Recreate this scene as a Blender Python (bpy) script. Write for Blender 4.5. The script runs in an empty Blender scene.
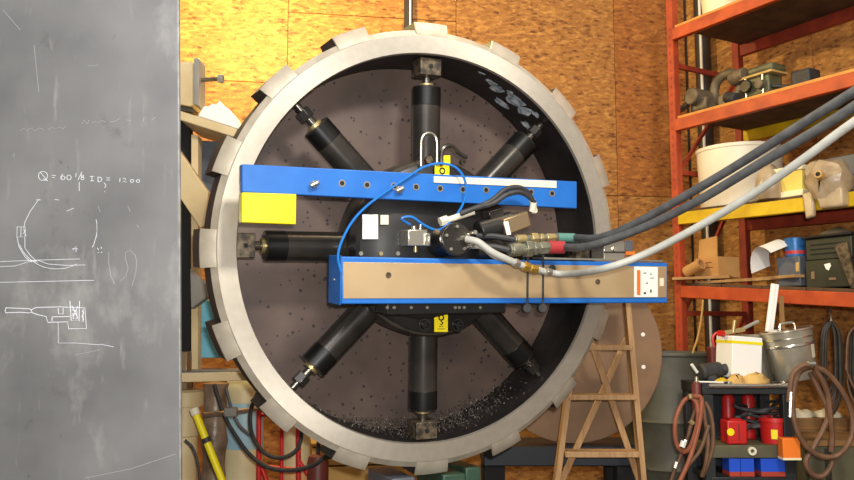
import bpy, bmesh, math, random
from mathutils import Vector, Matrix, Euler
random.seed(7)
R = math.radians
S = bpy.context.scene
COL = S.collection

# ------------------------------------------------------------------ camera
FPX = 840.0
CAM = Vector((0, 0, 1.07))
PITCH = R(6.0)
cd = bpy.data.cameras.new('camera')
cam = bpy.data.objects.new('camera', cd)
COL.objects.link(cam)
cam.location = CAM
cam.rotation_euler = (math.pi/2 + PITCH, 0, 0)
cd.sensor_width = 36.0
cd.lens = FPX * 36.0 / 854.0
cd.clip_start = 0.05
S.camera = cam

# ------------------------------------------------------------------ light
w = bpy.data.worlds.new('workshop_ambient')
S.world = w
w.use_nodes = True
w.node_tree.nodes['Background'].inputs[0].default_value = (1.0, 0.93, 0.84, 1)
w.node_tree.nodes['Background'].inputs[1].default_value = 0.42


def area(name, loc, target, size, power, color, spread=180):
    l = bpy.data.lights.new(name, 'AREA')
    l.shape = 'RECTANGLE'
    l.size, l.size_y = size
    l.energy = power
    l.color = color
    l.spread = R(spread)
    o = bpy.data.objects.new(name, l)
    COL.objects.link(o)
    o.location = loc
    o.rotation_euler = (Vector(target) - Vector(loc)).to_track_quat('-Z', 'Y').to_euler()
    return o


def spot(name, loc, target, power, color, angle, blend, rad):
    l = bpy.data.lights.new(name, 'SPOT')
    l.energy = power
    l.color = color
    l.spot_size = R(angle)
    l.spot_blend = blend
    l.shadow_soft_size = rad
    o = bpy.data.objects.new(name, l)
    COL.objects.link(o)
    o.location = loc
    o.rotation_euler = (Vector(target) - Vector(loc)).to_track_quat('-Z', 'Y').to_euler()
    return o


area('ceiling_light_key', (0.9, 0.6, 3.3), (-0.1, 3.3, 1.3), (0.45, 0.35), 95, (1.0, 0.94, 0.84))
area('ceiling_light_front', (-0.6, -0.4, 2.9), (0.0, 3.4, 1.3), (2.6, 1.0), 52, (0.97, 0.97, 1.0))
area('camera_flash', (0.06, -0.06, 1.17), (-0.05, 3.4, 1.25), (0.08, 0.05), 78, (1.0, 0.97, 0.92))
area('ceiling_light_warm', (0.9, 3.0, 4.4), (0.9, 5.6, 1.0), (1.4, 0.5), 32, (1.0, 0.74, 0.45))
l = bpy.data.lights.new('wall_work_lamp', 'POINT')
l.energy = 210
l.color = (1.0, 0.77, 0.32)
l.shadow_soft_size = 0.06
o = bpy.data.objects.new('wall_work_lamp', l)
COL.objects.link(o)
o.location = (-1.05, 4.75, 3.15)

S.view_settings.view_transform = 'Standard'
S.view_settings.look = 'None'
S.view_settings.gamma = 1.0
S.view_settings.exposure = 0.0
S.view_settings.use_curve_mapping = False


# ------------------------------------------------------------------ frames
def ray(px, py):
    d = Vector((0, math.cos(PITCH), math.sin(PITCH)))
    d += Vector((1, 0, 0)) * (px - 427) / FPX
    d += Vector((0, -math.sin(PITCH), math.cos(PITCH))) * (240 - py) / FPX
    return d


def P(px, py, Y):
    """point of the place that lies Y metres in front of the camera stand"""
    d = ray(px, py)
    return CAM + d * (Y / d.y)


class Frame:
    def __init__(self, M):
        self.M = M
        self.I = M.inverted()

    def at(self, px, py, yl):
        c = self.I @ CAM
        d = self.I.to_3x3() @ ray(px, py)
        return c + d * ((yl - c.y) / d.y)

    def w(self, v):
        return self.M @ Vector(v)

    def l(self, v):
        return self.I @ Vector(v)


def T(x, y, z, rz=0.0):
    return Matrix.Translation((x, y, z)) @ Matrix.Rotation(rz, 4, 'Z')


# ------------------------------------------------------------------ materials
def lin(c):
    out = []
    for k in c:
        k /= 255.0
        out.append(k / 12.92 if k <= 0.04045 else ((k + 0.055) / 1.055) ** 2.4)
    return (*out, 1)


MATS = {}


def mat(name, c1, rough=0.6, metal=0.0, c2=None, scale=8.0, bump=0.0, detail=4.0, lo=0.35, hi=0.65,
        spots=None, stretch=None, coat=0.0, alpha=None, trans=0.0):
    m = bpy.data.materials.new(name)
    m.use_nodes = True
    nt = m.node_tree
    N, L = nt.nodes, nt.links
    b = N['Principled BSDF']
    b.inputs['Roughness'].default_value = rough
    b.inputs['Metallic'].default_value = metal
    b.inputs['Base Color'].default_value = lin(c1)
    if coat:
        b.inputs['Coat Weight'].default_value = coat
    if trans:
        b.inputs['Transmission Weight'].default_value = trans
    if alpha is not None:
        b.inputs['Alpha'].default_value = alpha
    if c2 or bump or spots:
        tc = N.new('ShaderNodeTexCoord')
        mp = N.new('ShaderNodeMapping')
        L.new(tc.outputs['Object'], mp.inputs[0])
        if stretch:
            mp.inputs['Scale'].default_value = stretch
        no = N.new('ShaderNodeTexNoise')
        no.inputs['Scale'].default_value = scale
        no.inputs['Detail'].default_value = detail
        L.new(mp.outputs[0], no.inputs[0])
        col = None
        if c2:
            rp = N.new('ShaderNodeValToRGB')
            rp.color_ramp.elements[0].position = lo
            rp.color_ramp.elements[1].position = hi
            rp.color_ramp.elements[0].color = lin(c1)
            rp.color_ramp.elements[1].color = lin(c2)
            L.new(no.outputs['Fac'], rp.inputs[0])
            col = rp.outputs[0]
        if spots:
            sc, th, cs = spots
            vo = N.new('ShaderNodeTexVoronoi')
            vo.inputs['Scale'].default_value = sc
            L.new(tc.outputs['Object'], vo.inputs[0])
            n2 = N.new('ShaderNodeTexNoise')
            n2.inputs['Scale'].default_value = sc * 0.35
            L.new(tc.outputs['Object'], n2.inputs[0])
            ad = N.new('ShaderNodeMath'); ad.operation = 'MULTIPLY'
            L.new(n2.outputs['Fac'], ad.inputs[0]); ad.inputs[1].default_value = th * 2
            lt = N.new('ShaderNodeMath'); lt.operation = 'LESS_THAN'
            L.new(vo.outputs['Distance'], lt.inputs[0])
            L.new(ad.outputs[0], lt.inputs[1])
            mx = N.new('ShaderNodeMix'); mx.data_type = 'RGBA'
            L.new(lt.outputs[0], mx.inputs[0])
            if col:
                L.new(col, mx.inputs[6])
            else:
                mx.inputs[6].default_value = lin(c1)
            mx.inputs[7].default_value = lin(cs)
            col = mx.outputs[2]
        if col:
            L.new(col, b.inputs['Base Color'])
        if bump:
            bp = N.new('ShaderNodeBump')
            bp.inputs['Strength'].default_value = bump
            bp.inputs['Distance'].default_value = 0.01
            L.new(no.outputs['Fac'], bp.inputs['Height'])
            L.new(bp.outputs[0], b.inputs['Normal'])
    MATS[name] = m
    return m


def osb_mat(name='osb', k=(1, 1, 1)):
    m = bpy.data.materials.new(name)
    m.use_nodes = True
    nt = m.node_tree
    N, L = nt.nodes, nt.links
    b = N['Principled BSDF']
    b.inputs['Roughness'].default_value = 0.7
    tc = N.new('ShaderNodeTexCoord')
    # distort, then two directions of elongated flakes
    no = N.new('ShaderNodeTexNoise'); no.inputs['Scale'].default_value = 5.0
    L.new(tc.outputs['Object'], no.inputs[0])
    cols = []
    for kk, (rot, sc, seed) in enumerate(((0.5, (26, 26, 60), 0), (-0.7, (22, 22, 54), 3.1), (1.5, (30, 30, 70), 7.7))):
        mp = N.new('ShaderNodeMapping')
        mp.inputs['Rotation'].default_value = (0, rot, 0)
        mp.inputs['Location'].default_value = (seed, seed, seed)
        mp.inputs['Scale'].default_value = sc
        ad = N.new('ShaderNodeVectorMath'); ad.operation = 'MULTIPLY_ADD'
        L.new(no.outputs['Color'], ad.inputs[0])
        ad.inputs[1].default_value = (0.02, 0.02, 0.02)
        L.new(tc.outputs['Object'], ad.inputs[2])
        L.new(ad.outputs[0], mp.inputs[0])
        vo = N.new('ShaderNodeTexVoronoi'); vo.inputs['Scale'].default_value = 1.0
        L.new(mp.outputs[0], vo.inputs[0])
        sp = N.new('ShaderNodeSeparateColor')
        L.new(vo.outputs['Color'], sp.inputs[0])
        cols.append(sp.outputs[kk])
    a1 = N.new('ShaderNodeMath'); a1.operation = 'ADD'
    L.new(cols[0], a1.inputs[0]); L.new(cols[1], a1.inputs[1])
    a2 = N.new('ShaderNodeMath'); a2.operation = 'ADD'
    L.new(a1.outputs[0], a2.inputs[0]); L.new(cols[2], a2.inputs[1])
    dv = N.new('ShaderNodeMath'); dv.operation = 'DIVIDE'
    L.new(a2.outputs[0], dv.inputs[0]); dv.inputs[1].default_value = 3.0
    rp = N.new('ShaderNodeValToRGB')
    e = rp.color_ramp.elements
    e[0].position = 0.10; e[0].color = lin([a * b_ for a, b_ in zip((96, 56, 24), k)])
    e[1].position = 0.90; e[1].color = lin([a * b_ for a, b_ in zip((196, 142, 72), k)])
    x = rp.color_ramp.elements.new(0.30); x.color = lin([a * b_ for a, b_ in zip((150, 98, 44), k)])
    x = rp.color_ramp.elements.new(0.55); x.color = lin([a * b_ for a, b_ in zip((166, 112, 52), k)])
    L.new(dv.outputs[0], rp.inputs[0])
    L.new(rp.outputs[0], b.inputs['Base Color'])
    bp = N.new('ShaderNodeBump'); bp.inputs['Strength'].default_value = 0.25
    bp.inputs['Distance'].default_value = 0.004
    L.new(dv.outputs[0], bp.inputs['Height']); L.new(bp.outputs[0], b.inputs['Normal'])
    MATS[name] = m


osb_mat()
osb_mat('osb_red', (0.97, 0.88, 0.76))
mat('floor', (88, 74, 60), 0.8, 0, (64, 52, 42), 3, 0.1)


def slab_mat():
    m = mat('slab_steel', (80, 80, 82), 0.48, 0.1, (112, 112, 112), 3.0, 0.03, 12, 0.28, 0.72)
    nt = m.node_tree
    N, L = nt.nodes, nt.links
    b = N['Principled BSDF']
    col = b.inputs['Base Color'].links[0].from_socket
    tc = N.new('ShaderNodeTexCoord')
    for (sc, off, lo, hi, c, amt, st) in ((1.6, (3.3, 0, 1.2), .56, .68, (158, 156, 152), .55, (1.6, 1, 1)), (5.5, (7, 2, 0), .62, .72, (60, 58, 56), .6, (1, 1, 1)), (9.0, (1, 5, 4), .60, .74, (150, 148, 144), .4, (3.0, 1, .5)), (14, (0, 0, 9), .66, .72, (52, 48, 46), .7, (1, 1, 1))):
        mp = N.new('ShaderNodeMapping')
        mp.inputs['Location'].default_value = off
        mp.inputs['Scale'].default_value = st
        L.new(tc.outputs['Object'], mp.inputs[0])
        no = N.new('ShaderNodeTexNoise')
        no.inputs['Scale'].default_value = sc
        no.inputs['Detail'].default_value = 8
        no.inputs['Roughness'].default_value = 0.62
        L.new(mp.outputs[0], no.inputs[0])
        mr = N.new('ShaderNodeMapRange')
        mr.inputs['From Min'].default_value = lo
        mr.inputs['From Max'].default_value = hi
        mr.inputs['To Max'].default_value = amt
        L.new(no.outputs['Fac'], mr.inputs['Value'])
        mx = N.new('ShaderNodeMix'); mx.data_type = 'RGBA'
        L.new(mr.outputs[0], mx.inputs[0])
        L.new(col, mx.inputs[6])
        mx.inputs[7].default_value = lin(c)
        col = mx.outputs[2]
    L.new(col, b.inputs['Base Color'])


slab_mat()
mat('slab_edge', (150, 152, 150), 0.4, 0.3, (120, 120, 120), 20)
mat('chalk', (192, 195, 202), 0.95)
mat('chalk_faint', (142, 143, 146), 0.95)
mat('chalk_smudge', (150, 148, 140), 0.9)

def aniso_face():
    m = mat('ring_face', (196, 188, 173), 0.36, 0.70, (204, 196, 182), 30, 0.0)
    nt = m.node_tree
    b = nt.nodes['Principled BSDF']
    b.inputs['Anisotropic'].default_value = 0.75
    tn = nt.nodes.new('ShaderNodeTangent')
    tn.direction_type = 'RADIAL'
    tn.axis = 'Y'
    nt.links.new(tn.outputs[0], b.inputs['Tangent'])


aniso_face()
mat('ring_side', (200, 191, 174), 0.4, 0.4, (178, 168, 150), 14, 0.05, 6)
mat('ring_dark', (58, 54, 52), 0.6, 0.4, (38, 36, 36), 12, 0.1)
mat('bore', (44, 40, 40), 0.5, 0.3, (20, 19, 20), 5, 0.25, 6, 0.38, 0.62, spots=(42, 0.2, (10, 9, 9)))
mat('bore_scale', (210, 214, 220), 0.7, 0.0, (110, 126, 136), 30, 0.2)
mat('disc', (106, 88, 79), 0.5, 0.1, (68, 55, 51), 3.5, 0.10, 9, 0.3, 0.72, spots=(30, 0.17, (44, 37, 37)))
mat('chips', (100, 90, 82), 0.45, 0.3, (56, 50, 46), 60, 0)
mat('leg_black', (50, 48, 46), 0.25, 0.5, (70, 66, 60), 6, 0.04, 5)
mat('leg_band', (26, 26, 26), 0.35, 0.5, (36, 35, 34), 8)
mat('rod', (120, 116, 108), 0.25, 0.9)
mat('brass', (190, 170, 120), 0.35, 0.7)
mat('pad', (118, 104, 82), 0.5, 0.5, (58, 52, 46), 40, 0.15)
mat('hub_black', (34, 33, 33), 0.35, 0.3, (46, 45, 44), 6)
mat('hub_plate', (84, 76, 66), 0.4, 0.4, (40, 38, 36), 8)
mat('blue', (26, 98, 180), 0.42, 0.0, (32, 106, 188), 10)
mat('yellow', (238, 220, 10), 0.45)
mat('tag_yellow', (244, 222, 8), 0.5)
mat('print_black', (22, 20, 16), 0.7)
mat('label_white', (232, 230, 222), 0.6)
mat('label_cream', (222, 214, 190), 0.6)
mat('label_orange', (226, 112, 40), 0.6)
mat('steel_panel', (192, 166, 128), 0.38, 0.35, (180, 152, 114), 5, 0.02, 3)
mat('hole', (10, 10, 12), 0.7)
mat('zinc', (190, 184, 170), 0.3, 0.85)
mat('bronze', (150, 128, 98), 0.4, 0.6)
mat('rubber', (40, 40, 42), 0.6, 0, (54, 54, 56), 40, 0.1)
mat('hose_black', (66, 67, 68), 0.5, 0, (80, 81, 82), 30, 0.05)
mat('hose_grey', (172, 172, 164), 0.5, 0, (158, 158, 150), 20)
mat('hose_blue', (30, 110, 190), 0.3)
mat('coupler', (128, 128, 112), 0.35, 0.7, (150, 148, 130), 40)
mat('gold', (196, 156, 60), 0.35, 0.8)
mat('red_band', (160, 46, 50), 0.6)
mat('teal', (84, 130, 120), 0.6)
mat('beige', (216, 196, 152), 0.5, 0, (198, 174, 128), 5)
mat('beige_grey', (150, 146, 138), 0.5, 0, (130, 126, 118), 5)
mat('paper', (240, 238, 232), 0.8)
mat('pale_blue', (96, 176, 206), 0.5, 0, (120, 190, 214), 4)
mat('dark', (18, 17, 17), 0.8)
mat('orange_steel', (188, 78, 32), 0.55, 0, (156, 58, 26), 9, 0.05, 6)
mat('orange_steel_dim', (176, 70, 32), 0.6, 0, (150, 56, 28), 9, 0.05, 6)  # rack orange darkened to put dim light into the far front post
mat('red_steel', (160, 58, 34), 0.6, 0, (130, 44, 28), 9)
mat('yellow_steel', (220, 186, 20), 0.5, 0, (196, 160, 20), 8)
mat('deck', (96, 70, 42), 0.8, 0, (70, 50, 32), 8, 0.1)
mat('deck_edge', (214, 150, 70), 0.7, 0, (190, 126, 58), 10)
mat('ladder_wood', (184, 144, 98), 0.65, 0, (160, 122, 80), 12, 0.1, 6, stretch=(6, 6, 0.6))
mat('rust_plate', (140, 108, 78), 0.55, 0.25, (112, 86, 64), 3.5, 0.05, 8)
mat('drum', (84, 82, 68), 0.55, 0.15, (58, 54, 44), 5, 0.05, 6)
mat('cart_dark', (44, 48, 48), 0.5, 0.2, (34, 36, 36), 6)
mat('cart_blue', (26, 32, 42), 0.5, 0.1)
mat('chrome', (210, 204, 190), 0.2, 0.9)
mat('bucket_steel', (196, 190, 170), 0.3, 0.55, (170, 164, 146), 9, 0.03)
mat('grey_plastic', (128, 122, 104), 0.55, 0, (112, 106, 90), 6)
mat('white_plastic', (238, 228, 206), 0.45, 0, (226, 214, 190), 4)
mat('yellow_box', (236, 212, 110), 0.6)
mat('cream', (236, 226, 186), 0.6)
mat('plastic_film', (196, 176, 146), 0.3, 0, (160, 138, 108), 9, 0.4, 6, alpha=0.82)
mat('film_grey', (150, 130, 108), 0.35, 0, (104, 86, 70), 12, 0.6, 6)
mat('cardboard', (196, 148, 88), 0.8, 0, (180, 132, 76), 6)
mat('cardboard_in', (150, 106, 58), 0.85)
mat('board', (176, 140, 90), 0.75, 0, (150, 114, 70), 7, 0.05, 6)
mat('can_blue', (36, 96, 160), 0.35, 0.2, (60, 120, 180), 8)
mat('can_red_print', (190, 60, 60), 0.5)
mat('box_grey', (92, 96, 104), 0.5, 0.1, (80, 84, 92), 6)
mat('case_green', (50, 52, 36), 0.5, 0, (34, 36, 26), 6)
mat('casting', (120, 106, 84), 0.6, 0.2, (86, 76, 60), 12, 0.2)
mat('engine_green', (104, 104, 76), 0.5, 0.2, (80, 80, 58), 14, 0.15)
mat('red_can', (196, 34, 30), 0.4, 0, (180, 28, 26), 6)
mat('red_paint', (206, 36, 36), 0.45)
mat('orange_box', (238, 122, 30), 0.6)
mat('bin_blue', (26, 78, 200), 0.45)
mat('bin_red', (170, 60, 40), 0.5)
mat('hose_rust', (156, 88, 58), 0.6, 0, (136, 74, 48), 20)
mat('hose_brown', (116, 82, 58), 0.6, 0, (96, 66, 46), 20)
mat('cable', (66, 60, 50), 0.8, 0, (46, 42, 36), 20)
mat('cyl_cream', (222, 212, 172), 0.45, 0, (206, 192, 146), 5)
mat('cyl_blue', (140, 184, 206), 0.45, 0, (170, 204, 214), 6)
mat('cyl_orange', (214, 160, 100), 0.5, 0, (222, 190, 140), 6)
mat('ochre', (190, 152, 84), 0.7, 0, (168, 130, 68), 4)
mat('green_machine', (56, 84, 66), 0.5, 0.1, (40, 62, 50), 8)
mat('dark_red', (104, 44, 38), 0.5)
mat('wood_brown', (150, 112, 66), 0.75, 0, (120, 86, 50), 6)
mat('pipe_dark', (52, 42, 34), 0.6)
mat('olive_box', (96, 92, 66), 0.6, 0, (76, 72, 54), 5)
mat('tan_rag', (206, 172, 104), 0.85, 0, (180, 140, 80), 12, 0.3)


# ------------------------------------------------------------------ mesh building
class MB:
    def __init__(self):
        self.v = []
        self.f = []

    def add(self, vs, fs, M=None):
        o = len(self.v)
        for q in vs:
            q = Vector(q)
            self.v.append(tuple(M @ q) if M else tuple(q))
        for q in fs:
            self.f.append(tuple(i + o for i in q))
        return self

    def box(self, a, b, M=None):
        (x0, y0, z0), (x1, y1, z1) = a, b
        x0, x1 = min(x0, x1), max(x0, x1)
        y0, y1 = min(y0, y1), max(y0, y1)
        z0, z1 = min(z0, z1), max(z0, z1)
        vs = [(x0, y0, z0), (x1, y0, z0), (x1, y1, z0), (x0, y1, z0),
              (x0, y0, z1), (x1, y0, z1), (x1, y1, z1), (x0, y1, z1)]
        return self.add(vs, [(3, 2, 1, 0), (4, 5, 6, 7), (0, 1, 5, 4), (1, 2, 6, 5), (2, 3, 7, 6), (3, 0, 4, 7)], M)

    def hexa(self, c8):
        return self.add(c8, [(3, 2, 1, 0), (4, 5, 6, 7), (0, 1, 5, 4), (1, 2, 6, 5), (2, 3, 7, 6), (3, 0, 4, 7)])

    def bar(self, p0, p1, wx, wy, up=(0, 0, 1)):
        """rectangular bar from p0 to p1, wx across, wy along 'up'"""
        p0, p1 = Vector(p0), Vector(p1)
        d = (p1 - p0).normalized()
        s = d.cross(Vector(up)).normalized()
        u = s.cross(d).normalized()
        c = []
        for p in (p0, p1):
            for (i, j) in ((-1, -1), (1, -1), (1, 1), (-1, 1)):
                c.append(p + s * (i * wx / 2) + u * (j * wy / 2))
        return self.hexa(c)

    def cyl(self, p0, p1, r0, r1=None, n=20, caps=True):
        if r1 is None:
            r1 = r0
        p0, p1 = Vector(p0), Vector(p1)
        d = (p1 - p0).normalized()
        a = Vector((0, 0, 1)) if abs(d.z) < 0.9 else Vector((1, 0, 0))
        s = d.cross(a).normalized()
        u = s.cross(d)
        vs = []
        for p, r in ((p0, r0), (p1, r1)):
            for i in range(n):
                t = 2 * math.pi * i / n
                vs.append(p + (s * math.cos(t) + u * math.sin(t)) * r)
        fs = [(i, (i + 1) % n, n + (i + 1) % n, n + i) for i in range(n)]
        if caps:
            fs += [tuple(range(n - 1, -1, -1)), tuple(range(n, 2 * n))]
        return self.add(vs, fs)

    def tube(self, pts, r, n=8, closed=False):
        pts = [Vector(p) for p in pts]
        m = len(pts)
        rr = r if isinstance(r, (list, tuple)) else [r] * m
        vs = []
        s = None
        for i, p in enumerate(pts):
            if closed:
                d = (pts[(i + 1) % m] - pts[i - 1]).normalized()
            else:
                d = (pts[min(i + 1, m - 1)] - pts[max(i - 1, 0)]).normalized()
            if s is None:
                a = Vector((0, 0, 1)) if abs(d.z) < 0.9 else Vector((1, 0, 0))
                s = d.cross(a).normalized()
            else:
                s = (s - d * s.dot(d)).normalized()
            u = d.cross(s)
            for k in range(n):
                t = 2 * math.pi * k / n
                vs.append(p + (s * math.cos(t) + u * math.sin(t)) * rr[i])
        fs = []
        for i in range(m if closed else m - 1):
            j = (i + 1) % m
            for k in range(n):
                k2 = (k + 1) % n
                fs.append((i * n + k, i * n + k2, j * n + k2, j * n + k))
        if not closed:
            fs += [tuple(range(n - 1, -1, -1)), tuple(range((m - 1) * n, m * n))]
        return self.add(vs, fs)

    def lathe(self, prof, n=32, M=None, closed=False):
        """profile of (r, z) about local z; closed joins the last point to the first"""
        vs = []
        m = len(prof)
        for r, z in prof:
            for i in range(n):
                t = 2 * math.pi * i / n
                vs.append((r * math.cos(t), r * math.sin(t), z))
        fs = []
        for j in range(m if closed else m - 1):
            j2 = (j + 1) % m
            for i in range(n):
                k = (i + 1) % n
                fs.append((j * n + i, j * n + k, j2 * n + k, j2 * n + i))
        if not closed:
            fs += [tuple(range(n - 1, -1, -1)), tuple(range((m - 1) * n, m * n))]
        return self.add(vs, fs, M)

    def prism(self, poly, y0, y1, M=None):
        """outline of (x, z), extruded along y"""
        n = len(poly)
        vs = [(x, y0, z) for x, z in poly] + [(x, y1, z) for x, z in poly]
        fs = [tuple(range(n)), tuple(range(2 * n - 1, n - 1, -1))]
        fs += [(i, n + i, n + (i + 1) % n, (i + 1) % n) for i in range(n)]
        return self.add(vs, fs, M)

    def build(self, name, m, parent=None, M=None, bevel=0.0, flat=False, noise=0.0, sub=0):
        me = bpy.data.meshes.new(name)
        me.from_pydata(self.v, [], self.f)
        bm = bmesh.new()
        bm.from_mesh(me)
        bmesh.ops.recalc_face_normals(bm, faces=bm.faces)
        bm.to_mesh(me)
        bm.free()
        me.validate()
        me.materials.append(MATS[m])
        if not flat:
            for p in me.polygons:
                p.use_smooth = True
            try:
                me.set_sharp_from_angle(angle=R(38))
            except Exception:
                pass
        o = bpy.data.objects.new(name, me)
        COL.objects.link(o)
        if parent:
            o.parent = parent
        if M is not None:
            o.matrix_local = M
        if sub:
            md = o.modifiers.new('subdivide', 'SUBSURF')
            md.levels = md.render_levels = sub
        if bevel:
            md = o.modifiers.new('bevel', 'BEVEL')
            md.width = bevel
            md.segments = 2
            md.limit_method = 'ANGLE'
            md.angle_limit = R(40)
        return o


def tag(o, label=None, cat=None, group=None, kind=None):
    if label: o['label'] = label
    if cat: o['category'] = cat
    if group: o['group'] = group
    if kind: o['kind'] = kind
    return o


def thing(name, label, cat, M, group=None):
    o = bpy.data.objects.new(name, None)
    o.empty_display_size = 0.05
    COL.objects.link(o)
    o.matrix_world = M
    return tag(o, label, cat, group)


def spline(pts, k=8):
    pts = [Vector(p) for p in pts]
    out = []
    q = [pts[0] * 2 - pts[1]] + pts + [pts[-1] * 2 - pts[-2]]
    for i in range(1, len(q) - 2):
        for j in range(k):
            t = j / k
            a, b, c, d = q[i - 1], q[i], q[i + 1], q[i + 2]
            out.append(0.5 * ((2 * b) + (c - a) * t + (2 * a - 5 * b + 4 * c - d) * t * t + (3 * b - a - 3 * c + d) * t ** 3))
    out.append(pts[-1])
    return out


def copy_piece(o, parent, M):
    c = o.copy()
    COL.objects.link(c)
    c.parent = parent
    c.matrix_local = M
    return c


# ================================================================== SETTING
B_WALL = R(9)
# back wall frame: x along the wall to the right (and away), y into the wall
WALL = Frame(T(1.12, 6.08, 0, B_WALL))
fl = MB().box((-4, -1, -0.05), (6, 10, 0)).build('floor', 'floor')
tag(fl, 'dark concrete workshop floor', 'floor', kind='structure')
wb = MB().box((-4.5, 0.014, 0), (0.90, 0.12, 4.2)).build('wall_back', 'pipe_dark', M=WALL.M)
tag(wb, 'back wall sheathed in strand board', 'wall', kind='structure')


def sheet(parent, a0, a1, z0, z1, tilt=0.0, m_='osb'):
    m = MB().box((0, 0, 0), (a1 - a0 - 0.004, 0.014, z1 - z0 - 0.004))
    return m.build('panel', m_, parent, M=Matrix.Translation((a0, tilt, z0)), bevel=0.002)


s287 = WALL.at(287, 100, 0).x
s615 = WALL.at(616, 100, 0).x
zl = WALL.at(238, 81, 0).z
zr = WALL.at(640, 196, 0).z
cuts = [s287 - 2.44, s287 - 1.22, s287, (s287 + s615) / 2, s615, 0.86]
for i in range(5):
    zs = [0, zl, 4.19] if i < 2 else ([0, 1.22, 3.3, 4.19] if i == 2 else [0, zr, 4.19])
    for j in range(len(zs) - 1):
        sheet(wb, cuts[i], cuts[i + 1], zs[j], zs[j + 1], 0.001 * ((i + j) % 2), 'osb_red' if (i < 2 and j == 0) or (i > 3 and j) else 'osb')
# right wall, along the rack (local x toward the camera, y into the wall)
B_R = R(30)
p0 = P(682.5, 340, 5.3)
RK = Frame(Matrix.Translation((p0.x, p0.y, 0)) @ Matrix.Rotation(B_R - R(90), 4, 'Z'))
RW = Frame(RK.M @ Matrix.Translation((0, 0.80, 0)))
wr = MB().box((-0.85, 0.014, 0), (4.0, 0.12, 4.2)).build('wall_right', 'pipe_dark', M=RW.M)
tag(wr, 'side wall of strand board behind the storage rack', 'wall', kind='structure')
for i in range(4):
    for j, (z0, z1) in enumerate(((0, 1.9), (1.9, 4.19))):
        sheet(wr, -0.74 + i * 1.18, -0.74 + (i + 1) * 1.18, z0, z1, 0.001 * ((i + j) % 2))

# conduit with its batten on the back wall
g = thing('wall_conduit', 'thin white conduit on a dark batten above the ring', 'conduit', WALL.M @ Matrix.Translation((WALL.at(408, 20, 0).x, 0, 0.6)))
MB().box((-0.03, -0.03, 0), (0.03, -0.001, 3.5)).build('batten', 'pipe_dark', g, bevel=0.003)
MB().cyl((0.012, -0.038, 0), (0.012, -0.038, 3.5), 0.007, n=10).build('pipe', 'label_white', g)
for z in (0.8, 2.0, 3.2):
    MB().box((-0.005, -0.047, z), (0.03, -0.03, z + 0.02)).build('clip', 'zinc', g)

# ================================================================== STEEL PLATE WITH CHALK
SY = 2.30
_a, _b = P(178.5, 0, SY), P(180.5, 480, SY)
_t = _b + (_b - _a) * (_b.z / (_a.z - _b.z))
SL = Frame(Matrix.Translation((_t.x, SY, 0.02)) @ Matrix.Rotation(math.atan2(_a.x - _b.x, _a.z - _b.z), 4, 'Y'))
g = thing('steel_plate', 'large upright grey steel plate covered in chalk sketches', 'steel plate', SL.M)
MB().box((-1.75, 0, 0), (-0.004, 0.014, 2.5)).build('plate', 'slab_steel', g, bevel=0.002)
MB().box((-0.0039, 0.001, 0), (0.0, 0.013, 2.5)).build('edge_strip', 'slab_edge', g)


def chalk(strokes, name, m, r=0.0012, label=None, split=False):
    mb = MB()
    for k, st in enumerate(strokes):
        if split and k:
            mb.build(name, m, g)
            mb = MB()
        pts = []
        for (x, y) in st:
            v = SL.at(x, y, 0)
            pts.append(Vector((v.x + random.uniform(-.0004, .0004), -0.0002, v.z + random.uniform(-.0004, .0004))))
        mb.tube(pts, r, n=5)
    o = mb.build(name, m, g)
    if label:
        o['label'] = label
    return o


def circ(cx, cy, rx, ry, a0=0, a1=360, n=18):
    return [(cx + rx * math.cos(R(a0 + (a1 - a0) * i / n)), cy - ry * math.sin(R(a0 + (a1 - a0) * i / n))) for i in range(n + 1)]


# Q = 60 1/8  I D = 12 00
txt = [circ(43, 176, 4.6, 4.6), [(40, 172), (47, 180)], [(43, 179), (48, 181)],
       [(52, 175.5), (56, 175.5)], [(52, 177.5), (55, 177.5)],
       [(63, 174), (61, 177), (61.5, 179)], circ(63, 178, 2, 1.8),
       circ(69, 177.5, 2.2, 2.4),
       [(76, 173), (76, 177)], [(78, 180), (82, 172)], circ(82.5, 176, 1.2, 1.1), circ(82.5, 178.6, 1.5, 1.3),
       [(90, 176.5), (94, 176.5)], [(92, 176.5), (92, 181)], [(90, 181), (94, 181)],
       [(98, 177), (98, 182)], [(98, 177), (101, 177.5), (102, 179.5), (101, 181.5), (98, 182)],
       [(106.5, 178), (110, 178)], [(106.5, 180), (110, 180)],
       [(120, 178), (120, 182)], [(123, 179), (125, 178), (126, 179.5), (123, 182), (127, 182)],
       circ(132, 181, 1.6, 1.5), circ(138, 181, 1.6, 1.5),
       [(79.5, 182), (79, 187), (79.5, 191)], [(104, 183), (106, 185), (105, 188)], [(104.5, 191.5), (105, 192)]]
chalk(txt, 'chalk_writing', 'chalk', 0.0009, 'chalk note reading Q = 60 1/8 ID = 12 00')
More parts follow.
